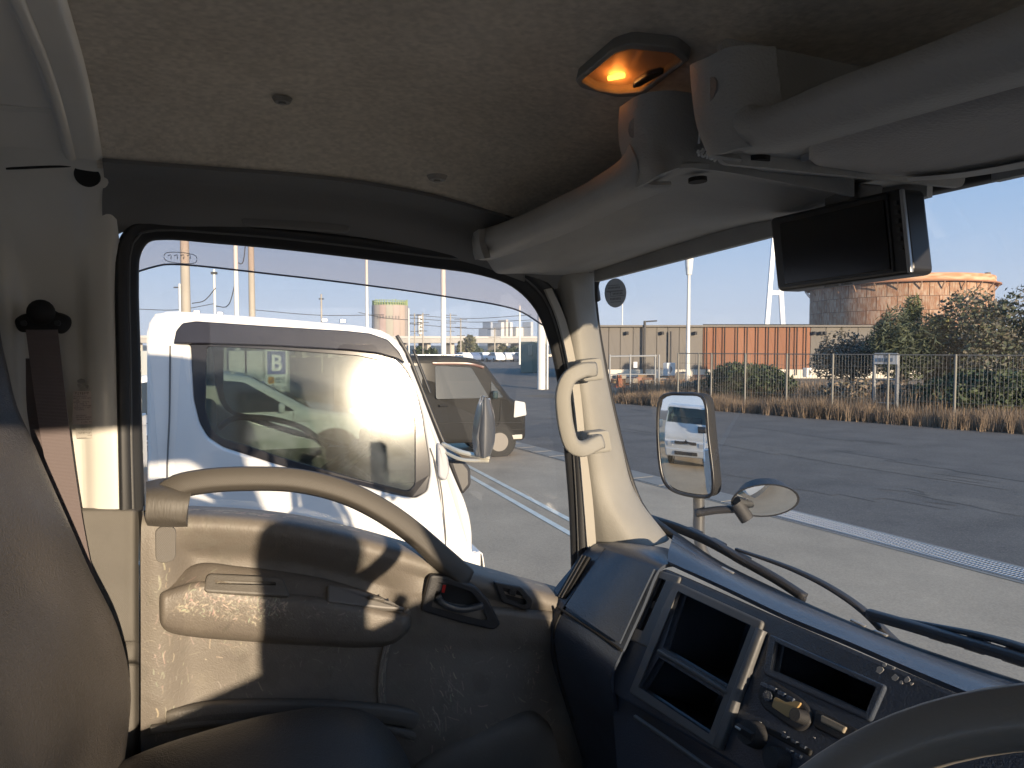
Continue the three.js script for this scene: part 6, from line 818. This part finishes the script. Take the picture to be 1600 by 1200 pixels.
  for (const x of os.slice(1, -1)) obj('post', beam(up(G(x, wd - 0.2), yB - 0.4), up(G(x, wd - 0.2), yT + 0.12), 0.06, 0.06), m.blackMat, wt);
  obj('top_rail', beam(up(G(1098, wd - 0.2), yT + 0.14), up(G(1266, wd - 0.2), yT + 0.14), 0.08, 0.08), m.blackMat, wt);
  for (const x of [979, 1034, 1086, 1272, 1282, 1288]) obj('wall_light', box(0.2, 0.22, 0.2, G(x, wd - 0.2).x, yT - 0.42, G(x, wd - 0.2).z, 0.02, YAW), m.dark, wt);
  for (const [x, y0, y1, r] of [[1007, yT + 0.4, 0, 0.09], [1048, yT - 0.3, 0.3, 0.06]]) obj('downpipe', bar(up(G(x, wd - 0.3), y1), up(G(x, wd - 0.3), y0), r), m.dark, wt);
  obj('pipe_arm', bar(up(G(1007, wd - 0.3), yT + 0.35), up(G(1026, wd - 0.3), yT + 0.4), 0.05), m.dark, wt);
  const ap = G(1046, 44), ac = thing('outdoor_unit', 'white air conditioner outdoor unit in front of the warehouse', 'air conditioner', ap); obj('case', box(0.78, 0.80, 0.34, ap.x, hAt(577, 44), ap.z, 0.03, YAW - Math.PI / 2), gm.white, ac); obj('fan_grille', disc(up(ap, hAt(577, 44)).addScaledVector(FWD, -0.19).addScaledVector(RIGHT, -0.10), FWD, 0.25, 0.03, 24), M([0.2, 0.2, 0.2], 0.6), ac); obj('stand', box(0.7, hAt(588, 44), 0.3, ap.x, hAt(588, 44) / 2, ap.z, 0.02, YAW - Math.PI / 2), gm.curb, ac);
  const a2 = G(1262, 46), ac2 = thing('outdoor_unit', 'small white outdoor unit at the right end of the orange wall', 'air conditioner', a2); obj('case', box(0.6, 0.6, 0.3, a2.x, hAt(582, 46), a2.z, 0.03, YAW - Math.PI / 2), gm.white, ac2); obj('fan_grille', disc(up(a2, hAt(582, 46)).addScaledVector(FWD, -0.17), FWD, 0.2, 0.03, 20), M([0.2, 0.2, 0.2], 0.6), ac2);
  // site fence at the left of the building
  const sf = thing('site_gate', 'grey tubular site gate in front of the warehouse at left', 'gate', G(990, 36)), q = (x, y) => up(G(x, 36), hAt(y, 36));
  obj('frame', [bar(q(953, 557), q(1026, 556), 0.05), bar(q(953, 585), q(1026, 585), 0.03), ...[953, 985, 1024, 1030].map(x => bar(up(G(x, 36), 0), q(x, 554), 0.045))], M([0.24, 0.25, 0.26], 0.5), sf); obj('notice', beam(q(990, 570), q(996, 570), 0.03, 0.3), M([0.6, 0.63, 0.7], 0.6), sf);
  const rb = thing('rubble_heap', 'reddish brick rubble and pale blocks before the warehouse', 'rubble', G(1050, 40)); for (let i = 0; i < 60; i++) { const p = G(rr(955, 1110), rr(38, 43)); const s = rr(0.1, 0.4); obj('block', box(s * 2, s, s * 1.4, p.x, s * rr(0.3, 1.2), p.z, 0.02, rr(0, 3)), i % 4 ? M([rr(0.22, 0.32), rr(0.12, 0.16), 0.09], 0.9) : gm.curb, rb); }
  for (const x of [966, 970]) { const p = G(x, 37), c = thing('safety_cone', x === 966 ? 'orange safety cone at the site gate, left one' : 'orange safety cone at the site gate, right one', 'cone', p, 'safety cones'); obj('cone', bar(p, up(p, 0.7), 0.16, 12, 0.03), M([0.24, 0.09, 0.05], 0.8), c); obj('foot', box(0.36, 0.04, 0.36, p.x, 0.02, p.z, 0.01), M([0.5, 0.12, 0.04], 0.7), c); }
  // street lamp
  const lp = G(1075, 37), sl = thing('street_lamp', 'tall pale street lamp with white drum head behind the side mirror', 'street lamp', lp), lh = hAt(430, 37); obj('shaft', bar(lp, up(lp, lh), 0.12, 12, 0.075), gm.polePale, sl); obj('lamp_head', [bar(up(lp, lh), up(lp, hAt(406, 37)), 0.15, 16, 0.22), disc(up(lp, hAt(405, 37)), V(0, 1, 0), 0.24, 0.06, 16, 0.2)], gm.white, sl);
  pole('thin_mast', 'thin pale mast above the warehouse roof under the sticker', 972, 70, 470, 0.06, gm.polePale, [], 'mast', 'masts');
  // bridge pylon
  const pd = 520, py = thing('bridge_pylon', 'white A shaped bridge pylon far away behind the screen', 'bridge pylon', G(1208, pd)), pt = (x, y) => up(G(x, pd), hAt(y, pd)), pm = M([0.72, 0.73, 0.74], 0.5);
  obj('leg', beam(pt(1195, 545), pt(1207, 360), 2.6, 3), pm, py); obj('leg', beam(pt(1225, 545), pt(1211, 360), 2.6, 3), pm, py); obj('crossbeam', beam(pt(1201, 458), pt(1218, 458), 2.4, 3), pm, py);
  // rusty tank: plates in courses
  const td = 96, tc = G(1400, td), tk = thing('rusty_tank', 'huge rust streaked steel storage tank rising behind the trees', 'tank', tc), R = 10.9, H = hAt(440, td - R), rc = [0.1, 0.35, 0.6].map((o, k) => { const t = T.rust.clone(); t.repeat.set(1, 1); t.offset.set(o, o * 1.7); t.needsUpdate = true; return M([0.86 - k * 0.07, 0.86 - k * 0.07, 0.86 - k * 0.07], 0.85, { map: t }); });
  const pa = Math.PI / 15, ph = H / 6, base = new THREE.CylinderGeometry(R, R, ph - 0.05, 3, 1, true, 0.003, pa - 0.006); { const u2 = base.attributes.uv; for (let i = 0; i < u2.count; i++) u2.setXY(i, u2.getX(i) * 0.5, u2.getY(i) * 0.6); }
  const toE = Math.atan2(-tc.x, -tc.z);
  for (let j = 0; j < 6; j++) for (let i = 0; i < 16; i++) { const me = new THREE.Mesh(base, rc[(i * 7 + j * 5) % 3]); me.name = 'wall_plate'; me.rotation.y = toE + (i - 8 + 0.5 * (j % 2)) * pa; me.position.y = ph * (j + 0.5); me.castShadow = me.receiveShadow = true; tk.add(me); }
  obj('inner_shell', disc(up(tc, H / 2), V(0, 1, 0), R - 0.12, H - 0.1, 48), M([0.13, 0.07, 0.045], 0.9), tk);
  obj('walkway', [new THREE.CylinderGeometry(R + 0.7, R + 0.7, 0.16, 60).translate(tc.x, H + 0.1, tc.z)], M([0.28, 0.13, 0.07], 0.9), tk);
  obj('top_ring', [new THREE.CylinderGeometry(R + 0.1, R + 0.1, 0.9, 60, 1, true).translate(tc.x, H + 0.6, tc.z)], M([1.15, 1.08, 0.98], 0.85, { map: rc[1].map }), tk);
  for (let i = 0; i < 14; i++) { const a = toE + (i - 7) * 0.22, p = V(tc.x + Math.sin(a) * R, H, tc.z + Math.cos(a) * R), o = V(tc.x + Math.sin(a) * (R + 0.65), H, tc.z + Math.cos(a) * (R + 0.65)); obj('bracket', beam(up(p, H - 0.9), up(o, H), 0.12, 0.12), rc[2], tk); }
  obj('roof', new THREE.SphereGeometry(140, 40, 6, 0, Math.PI * 2, 0, Math.asin(R / 140)).translate(tc.x, H + 0.4 - 140 * Math.cos(Math.asin(R / 140)), tc.z), rc[0], tk);
  obj('vent_stack', bar(up(PD(1541, 500, td - 2), H), up(PD(1541, 500, td - 2), H + 2.0), 0.35, 8), M([0.2, 0.14, 0.1], 0.9), tk);
}
scene.fog = new THREE.FogExp2(0xd2e2f4, 0.0005);   // light autumn haze
renderer.render(scene, camera);
